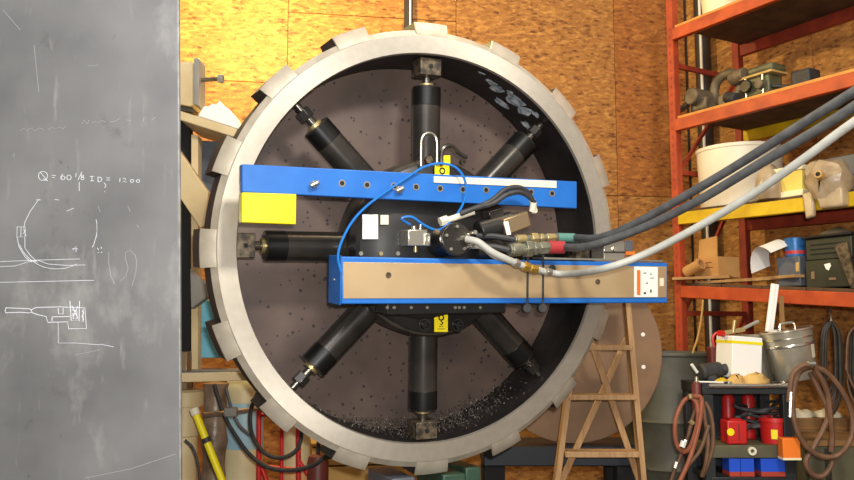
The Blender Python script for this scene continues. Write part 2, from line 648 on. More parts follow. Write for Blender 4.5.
arcs = [circ(57, 228, 40, 41, -28, 12, 10), circ(57, 232, 40, 37, 200, 300, 16), [(39, 199), (30, 212), (25, 222), (24, 228)],
        [(36, 200), (41, 200)], [(55, 199.5), (59, 200)], [(67, 211), (74, 208)],
        [(17, 227), (25, 227), (25, 237), (17, 237), (17, 227)], [(21, 227), (21, 237)], [(23.5, 229), (26, 236)], [(23, 234), (26, 230)],
        [(17, 237), (19, 247), (25, 257), (32, 262)], [(25, 237), (25, 248), (30, 255), (36, 261)],
        [(0, 261.6), (30, 260.5), (80, 259)], [(0, 266.5), (15, 266), (28, 262), (36, 260.5)],
        [(38, 260.5), (48, 264), (66, 265.5), (85, 265)], [(0, 282.3), (40, 281.5), (94, 280.3)],
        [(27, 260), (38, 262)], [(28, 262), (39, 260)],
        [(73, 250), (76, 246), (76, 252)], [(72, 249), (78, 249)], [(97, 248), (99, 250)], [(101, 247), (102, 249)], [(98, 253), (99, 252)], [(101, 252), (102, 253)]]
chalk(arcs, 'chalk_stroke', 'chalk', 0.0008, split=True)
fix = [[(6, 308), (24, 308.5), (30, 309), (32, 311.5), (30, 313), (20, 312.5), (6, 313), (5, 310.5), (6, 308)],
       [(31, 310), (36, 307.5), (60, 307), (85, 308), (86.5, 328.5), (69, 329), (67.5, 322), (48, 322.5), (46, 316.5), (38, 315), (31, 312.5)],
       [(58, 308.5), (58.5, 314), (63, 314), (63, 308)], [(52, 317), (70, 316.5)], [(52, 317), (52, 321)],
       [(70, 301), (71, 320.5), (79, 321), (79.5, 301)], [(72, 310), (77, 311), (77, 319), (73, 319), (73, 313)], [(72, 306), (78, 318)], [(78, 306), (73, 317)],
       [(82, 311), (84, 313), (82, 316), (84, 320)], [(83, 309), (83, 322)]]
chalk(fix, 'chalk_tool_sketch', 'chalk', 0.0012, 'chalk sketch of a stepped tool head')
ldr = [[(58, 322), (58.5, 343), (75, 343), (100, 345)], [(100, 344), (114, 347)]]
chalk(ldr, 'chalk_leader_line', 'chalk', 0.0007)
fnt = [[(125, 258), (126, 252), (130, 250.5), (135, 255), (136.5, 262), (136, 272), (132, 286)], [(125, 258), (128, 268), (126, 276), (121, 281)],
       [(109, 252), (108.5, 262), (111, 276), (115, 285)], [(75, 355), (100, 350)], [(85, 478), (130, 469), (176, 454)],
       [(20, 131), (24, 128), (27, 131), (31, 128), (35, 131), (40, 128), (44, 130)], [(48, 130), (52, 127), (55, 129), (60, 127), (63, 129), (66, 126)],
       [(82, 124), (84, 120), (88, 124), (89, 120)], [(92, 123), (95, 121), (98, 123), (101, 120), (105, 122)], [(110, 122), (116, 121), (120, 118)], [(126, 120), (131, 121)],
       [(143, 122), (144, 117)], [(152, 120), (156, 117)], [(97, 222), (97, 238)], [(98, 206), (100, 212)], [(128, 206), (130, 212)], [(137, 225), (139, 228)],
       [(88, 66), (98, 65)], [(34, 45), (37, 75), (39, 92)], [(3, 10), (20, 30)], [(12, 156), (14, 153), (14, 158)]]
chalk(fnt, 'chalk_scribble', 'chalk_faint', 0.0008, split=True)

# ================================================================== RING
YAW, TILT = R(23.2), R(5.0)
RC = P(433, 248, 3.32)
RM = Matrix.Translation(RC) @ Euler((TILT, 0, YAW), 'XYZ').to_matrix().to_4x4() @ Matrix.Rotation(R(-1.4), 4, 'Y')
RF = Frame(RM)
RX = Matrix.Rotation(R(90), 4, 'X')      # lathe z -> -y  (toward the camera)
g = thing('steel_ring', 'large machined steel ring with lugs around its rim', 'ring', RM)
# r, z (z toward the camera)
MB().lathe([(0.770, -0.010), (0.774, 0.0), (0.842, 0.0), (0.842, -0.004), (0.770, -0.03)], 128, RX, closed=True).build('front_face', 'ring_face', g)
MB().lathe([(0.8422, 0.0), (0.866, -0.018), (0.862, -0.02), (0.80, -0.02), (0.838, -0.006)], 128, RX, closed=True).build('chamfer', 'ring_side', g)
MB().lathe([(0.865, -0.0185), (0.866, -0.17), (0.80, -0.18), (0.80, -0.0205), (0.862, -0.0205)], 128, RX, closed=True).build('flange', 'ring_dark', g)
MB().lathe([(0.7695, -0.012), (0.7695, -0.36), (0.82, -0.36), (0.82, -0.181), (0.80, -0.181), (0.80, -0.03), (0.771, -0.03)], 128, RX, closed=True).build('bore_wall', 'bore', g)
MB().lathe([(0.0, -0.30), (0.768, -0.30), (0.768, -0.33), (0.0, -0.33)], 96, RX).build('back_disc', 'disc', g)


def arc_solid(prof, half, n=6):
    mb = MB()
    for i in range(n + 1):
        a = R(-half + 2 * half * i / n)
        for (r, y) in prof:
            mb.v.append((r * math.sin(a), y, r * math.cos(a)))
    m = len(prof)
    for i in range(n):
        for k in range(m):
            k2 = (k + 1) % m
            mb.f.append((i * m + k, i * m + k2, (i + 1) * m + k2, (i + 1) * m + k))
    mb.f.append(tuple(range(m - 1, -1, -1)))
    mb.f.append(tuple(range(n * m, (n + 1) * m)))
    return mb


lug_proto = face_proto = None
for k in range(16):
    Mx = Matrix.Rotation(R(90 - 90.8 - 22.5 * k), 4, 'Y')
    if lug_proto is None:
        lug_proto = arc_solid([(0.855, 0.016), (0.900, 0.026), (0.902, 0.19), (0.855, 0.19)], 4.5).build('lug', 'ring_dark', g, M=Mx)
        face_proto = arc_solid([(0.846, 0.002), (0.899, 0.020), (0.9015, 0.0235), (0.9015, 0.027), (0.852, 0.015)], 4.52).build('lug_face', 'ring_side', lug_proto)
    else:
        c = copy_piece(lug_proto, g, Mx)
        copy_piece(face_proto, c, Matrix.Identity(4))

# pale scale patches on the bore, upper right
for (a, y, da, dy) in ((67, 0.10, 2.6, .03), (63, 0.13, 2.2, .05), (56, 0.11, 3.4, .07), (52, .13, 2.6, .06), (57, .22, 4, .03), (72, 0.06, 1.6, .014), (46, 0.2, 2.4, .03), (60, .08, 1.4, .03), (49, .07, 1.8, .02)):
    q = 10
    mb = MB()
    c = len(mb.v)
    r = 0.7680
    mb.v.append((r * math.cos(R(a)), y, r * math.sin(R(a))))
    for i in range(q):
        t = 2 * math.pi * i / q
        k = random.uniform(.55, 1.1)
        aa = a + da * k * math.cos(t)
        mb.v.append((r * math.cos(R(aa)), y + dy * k * math.sin(t), r * math.sin(R(aa))))
    for i in range(q):
        mb.f.append((c, c + 1 + i, c + 1 + (i + 1) % q))
    mb.build('scale_patch', 'bore_scale', g)

# metal chips along the bottom of the bore
mb = MB()
for i in range(2600):
    a = random.gauss(-86, 17)
    if a < -135 or a > -32:
        continue
    d = random.random() ** 0.7 * 0.25
    y = 0.295 - d * random.random()
    h = max(0, (0.045 - 0.00003 * (a + 86) ** 2) * (1 - (0.295 - y) / 0.3)) * random.random()
    r = 0.764 - h
    s = random.uniform(.002, .006)
    c = Vector((r * math.cos(R(a)), y, r * math.sin(R(a))))
    E = Euler((random.random() * 6, random.random() * 6, random.random() * 6)).to_matrix()
    vs = [c + E @ Vector(q) for q in ((-s, -s * .3, 0), (s, -s * .3, s * .2), (s * .8, s * .4, 0), (-s * .7, s * .4, s * .4))]
    mb.add(vs, [(0, 1, 2, 3)])
o = mb.build('metal_chips', 'chips', flat=True)
o.matrix_world = RM
tag(o, 'loose dark metal chips lying in the bottom of the ring', 'metal chips', kind='stuff')

# ================================================================== FACING MACHINE
g = thing('facing_machine', 'black eight-legged facing machine with blue arms clamped inside the steel ring', 'machine', RM)
LEGY = 0.085


def leg_parts(with_pad):
    leg = MB().cyl((0, LEGY, 0.30), (0, LEGY, 0.655), 0.0575, n=32).build('leg', 'leg_black', g, bevel=0.003)
    out = [leg]
    b = MB().cyl((0, LEGY, 0.575), (0, LEGY, 0.650), 0.0585, n=32).build('end_band', 'leg_band', leg, bevel=0.002)
    MB().cyl((0, LEGY, 0.652), (0, LEGY, 0.668), 0.030, n=20).build('collar', 'brass', leg, bevel=0.002)
    MB().cyl((0, LEGY, 0.66), (0, LEGY, 0.715), 0.017, n=16).build('rod', 'rod', leg)
    if with_pad:
        MB().box((-0.046, LEGY - 0.045, 0.697), (0.046, LEGY + 0.045, 0.766)).build('foot_pad', 'pad', leg, bevel=0.003)
        MB().cyl((0, LEGY - 0.0455, 0.732), (0, LEGY - 0.047, 0.732), 0.009, n=12).build('pad_hole', 'hole', leg)
    else:
        MB().cyl((0, LEGY, 0.695), (0, LEGY, 0.735), 0.030, n=6).build('foot_nut', 'leg_black', leg, bevel=0.002)
        MB().cyl((0, LEGY, 0.735), (0, LEGY, 0.7635), 0.014, n=12).build('foot_tip', 'rod', leg)
    return leg


protos = {}
for k in range(8):
    pad = (k % 2 == 0)
    Mx = Matrix.Rotation(R(45 * k), 4, 'Y')
    if pad not in protos:
        protos[pad] = leg_parts(pad)
        protos[pad].matrix_local = Mx
    else:
        src = protos[pad]
        c = copy_piece(src, g, Mx)
        for ch in [x for x in src.children]:
            copy_piece(ch, c, ch.matrix_local.copy())

# hub
MB().lathe([(0.0, -0.16), (0.33, -0.16), (0.352, -0.145), (0.352, -0.012), (0.345, 0.0), (0.0, 0.0)], 72, RX).build('hub', 'hub_plate', g)
MB().lathe([(0.0, 0.001), (0.335, 0.001), (0.335, 0.03), (0.325, 0.036), (0.0, 0.036)], 72, RX).build('hub_ring', 'hub_black', g)
# rotating head drum
c = RF.at(425, 246, -0.12)
HM = Matrix.Translation((c.x, 0, c.z)) @ RX
MB().lathe([(0.0, 0.03), (0.275, 0.03), (0.275, 0.115), (0.262, 0.128), (0.19, 0.13), (0.175, 0.137), (0.0, 0.137)], 64, HM).build('rotating_head', 'hub_black', g, bevel=0.0)

# --- upper blue arm
YA = -0.20
quad = [RF.at(x, y, YA) for x, y in ((242, 164), (577, 181.5), (577, 208.5), (242, 192))]


def slab(q, y0, y1):
    mb = MB()
    mb.hexa([Vector((q[3].x, y0, q[3].z)), Vector((q[2].x, y0, q[2].z)), Vector((q[2].x, y1, q[2].z)), Vector((q[3].x, y1, q[3].z)),
             Vector((q[0].x, y0, q[0].z)), Vector((q[1].x, y0, q[1].z)), Vector((q[1].x, y1, q[1].z)), Vector((q[0].x, y1, q[0].z))])
    return mb


arm = slab(quad, YA, YA + 0.05).build('counterweight_arm', 'blue', g, bevel=0.003)
for (x, y) in ((342, 183.3), (367, 185), (394, 186), (416, 187), (440, 188.5), (463, 189.5), (486, 190), (531, 192), (552, 193.5)):
    v = RF.at(x, y, YA)
    MB().lathe([(0.0085, -0.001), (0.0085, 0.0015), (0.013, 0.0015), (0.013, -0.001)], 16, Matrix.Translation((v.x, YA, v.z)) @ RX, closed=True).build('hole_rim', 'zinc', arm)
    MB().cyl((v.x, YA - 0.0008, v.z), (v.x, YA + 0.001, v.z), 0.0088, n=14).build('bolt_hole', 'hole', arm)
for (x, y) in ((313, 184.5), (398, 190)):
    v = RF.at(x, y, YA)
    mb = MB()
    mb.cyl((v.x - .012, YA - 0.014, v.z - .006), (v.x + .014, YA - 0.020, v.z + .008), 0.010, n=10)
    mb.cyl((v.x, YA, v.z), (v.x, YA - 0.018, v.z), 0.013, n=10)
    mb.build('clamp_knob', 'zinc', arm, bevel=0.002)
q2 = [RF.at(x, y, YA) for x, y in ((433.5, 176.3), (556, 181), (556, 188), (433.5, 182.5))]
slab(q2, YA - 0.004, YA + 0.001).build('scale_strip', 'label_cream', arm)
# yellow counterweight block
q3 = [RF.at(x, y, YA) for x, y in ((242, 192.3), (296, 194), (296, 224.5), (242, 222.5))]
q3[1].x = q3[2].x; q3[3].x = q3[0].x
slab(q3, YA - 0.002, YA + 0.055).build('counterweight', 'yellow', g, bevel=0.004)

# --- lower tool-slide box
YB = -0.24
TL, TR, BR, BL = [RF.at(x, y, YB) for x, y in ((341.5, 256.5), (667.5, 263), (667.5, 303), (341.5, 304))]
boxq = slab([TL, TR, BR, BL], YB, YB + 0.14)
box = boxq.build('slide_box', 'blue', g, bevel=0.004)
pq = [RF.at(x, y, YB) for x, y in ((343, 262), (666, 266.5), (666, 297.5), (343, 298.5))]
pan = slab(pq, YB - 0.004, YB + 0.001).build('cover_panel', 'steel_panel', box, bevel=0.001)
ex = TL.x
MB().box((ex - .004, YB - .004, BL.z - .004), (ex, YB + .143, TL.z + .004)).build('end_plate', 'blue', box, bevel=0.002)
# bright strip imitating the reflection along the box top, right half
a, b2 = RF.at(545, 260, YB), RF.at(664, 262.5, YB)
mb = MB(); mb.bar((a.x, YB + 0.05, a.z + 0.006), (b2.x, YB + 0.05, b2.z + 0.006), 0.09, 0.008)
mb.build('top_glint', 'zinc', box, bevel=0.001)
for (x, y) in ((388, 275), (597, 281.5)):
    v = RF.at(x, y, YB)
    mb = MB().lathe([(0, 0), (0.011, 0), (0.010, 0.006), (0.006, 0.006), (0.0055, 0.003), (0, 0.003)], 14, Matrix.Translation((v.x, YB - 0.003, v.z)) @ RX)
    mb.build('panel_screw', 'pad', box)
MB().cyl((ex - .008, YB + .07, (TL.z + BL.z) / 2), (ex - .002, YB + .07, (TL.z + BL.z) / 2), 0.006, n=10).build('plate_screw', 'zinc', box)
lq = [RF.at(x, y, YB) for x, y in ((633.5, 266.5), (657, 267), (657, 297), (633.5, 297))]
lab = slab(lq, YB - 0.0055, YB - 0.0035).build('warning_label', 'label_white', box)
lq2 = [RF.at(x, y, YB) for x, y in ((636, 270), (639.5, 270), (639.5, 295), (636, 295))]
slab(lq2, YB - 0.0065, YB - 0.005).build('orange_print', 'label_orange', box)
mb = MB()
for (x, y, w_, h_) in ((644, 273, 3, .8), (650, 274, 2, .8), (646, 283, 2, 1), (644, 293, 2, 2), (650, 291, 1.4, 3), (651, 278, 4, .6)):
    qq = [RF.at(a_, b_, YB) for a_, b_ in ((x - w_ / 2, y - h_ / 2), (x + w_ / 2, y - h_ / 2), (x + w_ / 2, y + h_ / 2), (x - w_ / 2, y + h_ / 2))]
    s_ = slab(qq, YB - 0.0065, YB - 0.005)
    mb.add(s_.v, s_.f)
mb.build('black_print', 'print_black', box)
sq = [RF.at(x, y, YB) for x, y in ((659, 278), (663, 278), (663, 286), (659, 286))]
slab(sq, YB - 0.0055, YB - 0.003).build('small_plate', 'label_cream', box)
# tool block on top, right end
q = [RF.at(x, y, YB + 0.03) for x, y in ((604, 241), (625, 241), (625, 260), (604, 260))]
tb = slab(q, YB + 0.03, YB + 0.12).build('tool_block', 'zinc', g, bevel=0.003)
q = [RF.at(x, y, YB + 0.05) for x, y in ((625.3, 240.5), (633, 240.5), (633, 251), (625.3, 251))]
slab(q, YB + 0.05, YB + 0.11).build('tool_holder', 'box_grey', tb, bevel=0.002)
q = [RF.at(x, y, YB + 0.05) for x, y in ((626, 251.5), (635, 251.5), (635, 254.5), (626, 254.5))]
slab(q, YB + 0.05, YB + 0.10).build('cutter_insert', 'label_orange', tb)
v = RF.at(614, 249, YB + 0.03)
MB().cyl((v.x, YB + 0.031, v.z), (v.x, YB + 0.022, v.z), 0.010, n=12).build('clamp_screw', 'chrome', tb)
q = [RF.at(x, y, YB + 0.028) for x, y in ((604, 251.5), (625, 251.5), (625, 252.8), (604, 252.8))]
slab(q, YB + 0.026, YB + 0.031).build('groove', 'hub_black', tb)
# black straps round the box
for k, x in enumerate((528, 543.5)):
    a, b2 = RF.at(x, 256, YB - 0.008), RF.at(x, 305, YB - 0.008)
    za, zb = RF.at(x, 258, YB).z + 0.01, RF.at(x, 304, YB).z - 0.004
    mb = MB()
    mb.tube([(a.x, YB + 0.145, za), (a.x, YB - 0.007, za), (a.x, YB - 0.007, zb), (a.x, YB + 0.145, zb)], 0.0045, n=8, closed=True)
    st = mb.build('strap', 'rubber', g)
    MB().cyl((a.x, YB - 0.012, zb - 0.012), (a.x + .004, YB + 0.02, zb - 0.014), 0.019, n=14).build('strap_knot', 'rubber', st, bevel=0.004)
v = RF.at(552, 268, YB - 0.01)
MB().cyl((v.x, YB - 0.005, v.z), (v.x, YB - 0.022, v.z), 0.012, n=12).build('black_knob', 'rubber', g, bevel=0.003)

# labels on the rotating head
for (x0, y0, x1, y1, m_) in ((362.5, 214.5, 378, 239, 'label_white'), (380.5, 215, 388.5, 224.5, 'label_cream')):
    q = [RF.at(x, y, -0.140) for x, y in ((x0, y0), (x1, y0), (x1, y1), (x0, y1))]
    slab(q, -0.1405, -0.1365).build('data_plate', m_, g)
for x in (361, 381, 398):
    v = RF.at(x, 253.5, -0.14)
    MB().cyl((v.x, -0.136, v.z), (v.x, -0.142, v.z), 0.008, n=10).build('head_bolt', 'brass' if x == 381 else 'zinc', g)

# silver valve block
q = [RF.at(x, y, -0.22) for x, y in ((408, 229.5), (428, 229.5), (428, 246), (408, 246))]
vb = slab(q, -0.22, -0.138).build('valve_block', 'zinc', g, bevel=0.004)
for (x, y0, y1, r) in ((414, 226, 231, .010), (420.5, 224.5, 231, .006), (415.5, 246, 252, .008)):
    a, b2 = RF.at(x, y0, -0.19), RF.at(x, y1, -0.19)
    MB().cyl((a.x, -0.19, a.z), (b2.x, -0.19, b2.z), r, n=10).build('fitting', 'brass' if y0 > 240 else 'chrome', vb)
q = [RF.at(x, y, -0.223) for x, y in ((424.5, 233), (430.5, 233), (430.5, 246), (424.5, 246))]
slab(q, -0.226, -0.2).build('valve_cap', 'chrome', vb, bevel=0.003)

# rotary swivel
c0, c1 = RF.at(440, 243, -0.14), RF.at(463, 239.5, -0.30)
sw = MB().cyl((c0.x, -0.13, c0.z), (c1.x - .02, -0.27, c1.z), 0.055, n=28).build('rotary_swivel', 'hub_black', g, bevel=0.004)
d = (Vector((c1.x - .02, -0.27, c1.z)) - Vector((c0.x, -0.13, c0.z))).normalized()
e0 = Vector((c1.x - .02, -0.27, c1.z))
MB().cyl(e0, e0 + d * 0.02, 0.061, n=28).build('swivel_flange', 'leg_black', sw, bevel=0.004)
for k in range(5):
    t = R(72 * k + 20)
    pp = e0 + d * 0.02 + Vector((math.cos(t) * .045, 0, math.sin(t) * .045))
    MB().cyl(pp, pp + d * 0.008, 0.006, n=8).build('cap_bolt', 'zinc', sw)
for (x, y, r) in ((464, 238.5, .012), (471, 246.5, .010), (473, 233, .010)):
    v = RF.at(x, y, -0.30)
    vv = Vector((v.x, -0.29, v.z))
    MB().cyl(vv, vv + d * 0.03, r, r * .8, n=10).build('hose_fitting', 'chrome', sw)

# hydraulic motor: dark body along upper right + bronze end block
a, b2 = RF.at(478, 232, -0.2), RF.at(512, 222, -0.2)
mo = MB().cyl((a.x, -0.2, a.z), (b2.x, -0.2, b2.z), 0.042, n=22).build('hydraulic_motor', 'hub_black', g, bevel=0.005)
q = [RF.at(x, y, -0.26) for x, y in ((503, 219), (528, 211), (532, 226), (508, 235))]
bb = slab(q, -0.26, -0.17).build('motor_block', 'bronze', mo, bevel=0.006)
q = [RF.at(x, y, -0.262) for x, y in ((503.5, 222), (508, 221), (511, 234.5), (507, 235))]
slab(q, -0.263, -0.258).build('motor_label', 'label_white', mo)
q = [RF.at(x, y, -0.2) for x, y in ((486, 212), (500, 208), (503, 216), (489, 220))]
slab(q, -0.22, -0.16).build('motor_flange', 'leg_black', mo, bevel=0.004)
# lower plumbing bodies between head and box (dark)
a, b2 = RF.at(478, 243, -0.22), RF.at(516, 245, -0.22)
MB().cyl((a.x, -0.2, a.z), (b2.x, -0.2, b2.z), 0.020, n=14).build('pipe', 'leg_black', g)
a, b2 = RF.at(478, 252, -0.2), RF.at(500, 253, -0.2)
MB().cyl((a.x, -0.19, a.z), (b2.x, -0.19, b2.z), 0.022, n=14).build('pipe', 'hub_black', g)

# quick couplers
cp = []
for (xa, ya, xb, yb, yl, band, bx0, bx1, r) in ((509, 250, 551, 247.2, -0.33, 'red_band', 548, 563, .022), (514, 239.5, 559, 237.5, -0.27, 'teal', 557, 574, .016)):
    A, Bp = RF.at(xa, ya, yl), RF.at(xb, yb, yl)
    A = Vector((A.x, yl, A.z)); Bp = Vector((Bp.x, yl, Bp.z))
    o = MB().cyl(A, Bp, r, n=18).build('quick_coupler', 'coupler', g, bevel=0.002)
    dd = Bp - A
    for (t0, t1, k_) in ((0.05, .25, 1.15), (.36, .50, 1.55), (.55, .63, 1.3), (.7, .9, 1.2)):
        MB().cyl(A + dd * t0, A + dd * t1, r * k_, n=6 if k_ > 1.18 else 18).build('coupler_nut', 'coupler' if band == 'red_band' else 'brass', o, bevel=0.002)
    A2, B2 = RF.at(bx0, yb, yl), RF.at(bx1, yb, yl)
    MB().cyl((A2.x, yl, Bp.z), (B2.x, yl, Bp.z), r * 1.12, n=18).build('colour_band', band, o)
    cp.append(RF.w((B2.x, yl, Bp.z)))
    # rear hose from the swivel to the coupler
    s0 = RF.at(480, ya - 8 + 4, yl + 0.03)
    MB().tube(spline([(s0.x, yl + .06, s0.z), ((s0.x + A.x) / 2, yl + .02, (s0.z + A.z) / 2 + .004), A]), 0.011, n=8).build('short_hose', 'rubber', o)

# jumper hoses arcing over the motor
for k in range(2):
    dy = k * 5
    pts = [(461 - k * 2, 213 + k * 1), (474, 208), (489, 201 + dy * .6), (502, 190.5 + dy), (514, 187.5 + dy), (524, 191 + dy), (531, 200 + dy * .5), (534 - k * 3, 209)]
    P3 = [Vector((RF.at(x, y, -0.25).x, -0.25 - 0.02 * math.sin(i / 7 * 3.14) - .012 * k, RF.at(x, y, -0.25).z)) for i, (x, y) in enumerate(pts)]
    jh = MB().tube(spline(P3), 0.0095, n=8).build('jumper_hose', 'rubber', g)
    MB().cyl(P3[-2], P3[-1] + (P3[-1] - P3[-2]) * .35, 0.0125, n=10).build('hose_end', 'label_cream', jh)
a, b2 = RF.at(443, 221.5, -0.22), RF.at(474, 211.5, -0.25)
MB().cyl((a.x, -0.22, a.z), (b2.x, -0.25, b2.z), 0.012, n=10).build('hose_end', 'label_cream', g)
a, b2 = RF.at(440, 222, -0.22), RF.at(447, 219.5, -0.22)
MB().cyl((a.x, -0.22, a.z), (b2.x, -0.22, b2.z), 0.018, n=6).build('elbow_nut', 'label_cream', g)
a, b2 = RF.at(434, 231, -0.23), RF.at(446, 236, -0.23)
MB().cyl((a.x, -0.23, a.z), (b2.x, -0.23, b2.z), 0.010, n=8).build('copper_fitting', 'bronze', g)

# thin blue air hose
pts = [(341, 272, -0.255), (338, 258, -0.255), (341, 243, -0.25), (352, 222, -0.24), (368, 205, -0.225), (390, 189, -0.215), (408, 177, -0.215), (424, 167, -0.22), (440, 163.5, -0.225),
       (455, 167, -0.23), (464, 178, -0.235), (466, 192, -0.235), (461, 208, -0.235), (450, 222, -0.23), (438, 230, -0.225), (424, 225, -0.23), (413, 217.5, -0.23), (405, 217, -0.225), (402, 219.5, -0.22), (410, 224.5, -0.21)]
P3 = []
for (x, y, yl) in pts:
    v = RF.at(x, y, yl)
    P3.append((v.x, yl, v.z))
MB().tube(spline(P3), 0.0048, n=7).build('air_hose', 'hose_blue', g)

# lifting shackle, bent hook pipe, tags, bolts on the hub
pts = [(421, 166), (421, 150), (421.5, 140), (424, 135), (429, 133), (434, 135), (436.5, 140), (437, 150), (437, 166)]
P3 = []
for (x, y) in pts:
    v = RF.at(x, y, -0.06)
    P3.append((v.x, -0.06, v.z))
MB().tube(spline(P3), 0.0055, n=8).build('shackle', 'zinc', g)
pts = [(441.5, 165), (441.5, 156), (443, 149), (448, 145.8), (453, 147), (458, 152), (464, 156), (467, 157)]
P3 = []
for (x, y) in pts:
    v = RF.at(x, y, -0.07)
    P3.append((v.x, -0.07, v.z))
MB().tube(spline(P3), 0.009, n=8).build('hook_pipe', 'leg_black', g)
for (x, y, rr) in ((428, 160, .016), (462, 162, .012), (440, 170, .01)):
    v = RF.at(x, y, -0.036)
    MB().cyl((v.x, -0.03, v.z), (v.x, -0.05, v.z), rr, n=6).build('hub_bolt', 'pad', g)
for (x0, y0, x1, y1) in ((441.5, 155.5, 450, 164),):
    q = [RF.at(x, y, -0.05) for x, y in ((x0, y0), (x1, y0), (x1, y1), (x0, y1))]
    slab(q, -0.052, -0.04).build('tag_corner', 'tag_yellow', g)


def hook_tag(x0, y0, x1, y1, yl, text):
    q = [RF.at(x, y, yl) for x, y in ((x0, y0), (x1, y0), (x1, y1), (x0, y1))]
    o = slab(q, yl, yl + 0.006).build('hook_tag', 'tag_yellow', g, bevel=0.001)
    cx, w_, h_ = (q[0].x + q[1].x) / 2, q[1].x - q[0].x, q[0].z - q[3].z
    cz = q[0].z - (h_ * .32 if text else h_ * .5)
    r = w_ * .17
    mb = MB()
    mb.tube([(cx + r * math.cos(R(t)), yl - .0005, cz + r * math.sin(R(t))) for t in range(0, 360, 20)], w_ * .05, n=6, closed=True)
    if text:
        mb.tube([(cx, yl - .0005, cz - r), (cx, yl - .0005, cz - r * 1.6), (cx + r * .7, yl - .0005, cz - r * 2.1), (cx + r * .3, yl - .0005, cz - r * 2.8), (cx - r * .5, yl - .0005, cz - r * 2.6)], w_ * .045, n=6)
    mb.build('hook_print', 'print_black', o)
    if text:
        mb = MB()
        mb.box((cx - w_ * .15, yl - .001, q[3].z + h_ * .24), (cx + w_ * .15, yl + .001, q[3].z + h_ * .27))
        mb.box((cx - w_ * .28, yl - .001, q[3].z + h_ * .12), (cx + w_ * .28, yl + .001, q[3].z + h_ * .15))
        mb.build('text_print', 'print_black', o)


hook_tag(435, 164.5, 449.5, 176.5, -0.06, False)
hook_tag(434.5, 311, 448, 332, -0.05, True)
for x in (424.5, 457.5):
    v = RF.at(x, 325, -0.036)
    MB().lathe([(0, 0), (0.017, 0), (0.017, 0.022), (0.010, 0.022), (0.009, 0.012), (0, 0.012)], 20, Matrix.Translation((v.x, -0.036, v.z)) @ RX).build('hub_bolt', 'hub_black', g)
    MB().lathe([(0.019, 0), (0.026, 0), (0.026, 0.003), (0.019, 0.003)], 20, Matrix.Translation((v.x, -0.036, v.z)) @ RX, closed=True).build('bolt_washer', 'leg_black', g)
# black bearing housing under the box
a, b2 = RF.at(382, 305, -0.12), RF.at(500, 305, -0.12)
MB().box((a.x, -0.17, a.z - 0.035), (b2.x, -0.037, a.z + 0.02)).build('bearing_housing', 'hub_black', g, bevel=0.006)
for x in (387, 394, 411, 427, 455, 459, 464, 480):
    v = RF.at(x, 307.5, -0.17)
    MB().cyl((v.x, -0.169, v.z), (v.x, -0.174, v.z), 0.006, n=8).build('housing_bolt', 'zinc', g)

# ================================================================== HOSES
def hose(name, label, pts, r, m, parts=()):
    W = [Vector(p) if len(p) == 3 and isinstance(p, Vector) else P(*p) for p in pts]
    base = W[0].copy()
    o = MB().tube([p - base for p in spline(W, 10)], r, n=12).build(name, m)
    o.location = base
    return tag(o, label, 'hose', 'hydraulic hoses')


hA = cp[1]; hB = cp[0]
hose('hydraulic_hose', 'upper of the two thick black hydraulic hoses running to the upper right',
     [hA, P(600, 237.5, 3.08), P(640, 221, 2.95), P(721, 175, 2.70), P(802, 124, 2.45), P(860, 88, 2.28), P(960, 25, 2.05), P(1060, -30, 1.9)], 0.0148, 'hose_black')
hose('hydraulic_hose', 'lower of the two thick black hydraulic hoses running to the upper right',
     [hB, P(590, 246, 3.02), P(640, 229, 2.90), P(694, 203, 2.74), P(748, 171, 2.57), P(830, 122, 2.33), P(880, 90, 2.2), P(960, 45, 2.02), P(1060, -8, 1.88)], 0.0148, 'hose_black')
gs = RF.w(RF.at(466, 239, -0.32))
gh = hose('hydraulic_hose', 'pale grey hose sagging across the slide box to the upper right',
          [gs, RF.w(RF.at(478, 242, -0.35)), RF.w(RF.at(492, 252, -0.37)), RF.w(RF.at(511, 261, -0.37)), RF.w(RF.at(532, 268.5, -0.37)), RF.w(RF.at(563, 274, -0.37)), P(602, 269, 2.88), P(643, 255, 2.82), P(694, 229, 2.7), P(748, 197, 2.55), P(802, 160, 2.38), P(854, 122, 2.24), P(960, 50, 2.0), P(1060, 0, 1.86)], 0.0128, 'hose_grey')
for (x0, y0, x1, y1, m_, r_) in ((514, 262, 519, 264.5, 'zinc', .017), (523, 265.5, 529, 268, 'gold', .0195), (530, 268.3, 537, 270, 'gold', .017), (546, 271.8, 551, 272.6, 'zinc', .0165)):
    a, b2 = RF.w(RF.at(x0, y0, -0.37)) - gh.location, RF.w(RF.at(x1, y1, -0.37)) - gh.location
    MB().cyl(a, b2, r_, n=6).build('hose_joint', m_, gh, bevel=0.002)
hs = [RF.w(RF.at(x, y, yl)) for x, y, yl in ((472, 246, -0.30), (482, 247, -0.33), (494, 256, -0.335), (505, 259.5, -0.345), (512, 261, -0.355))]
hose('drain_hose', 'short pale hose tail tucked beside the grey hose at the swivel', hs, 0.010, 'hose_grey')['category'] = 'hose'

# ================================================================== RING SUPPORT
low = RF.w((0, 0.09, -0.905))
g = thing('ring_stand', 'dark green machine stand under the bottom of the ring', 'stand', T(low.x, low.y, 0, YAW))
MB().box((-0.16, -0.14, 0), (0.26, 0.30, low.z - 0.10)).build('stand_body', 'green_machine', g, bevel=0.01)
MB().box((-0.16, -0.08, low.z - 0.10), (-0.06, 0.2, low.z - 0.006)).build('support_block', 'box_grey', g, bevel=0.006)
MB().box((0.06, -0.08, low.z - 0.10), (0.16, 0.2, low.z - 0.006)).build('support_block', 'green_machine', g, bevel=0.006)
MB().box((0.18, -0.04, low.z - 0.10), (0.25, 0.2, low.z + 0.008)).build('support_block', 'green_machine', g, bevel=0.006)

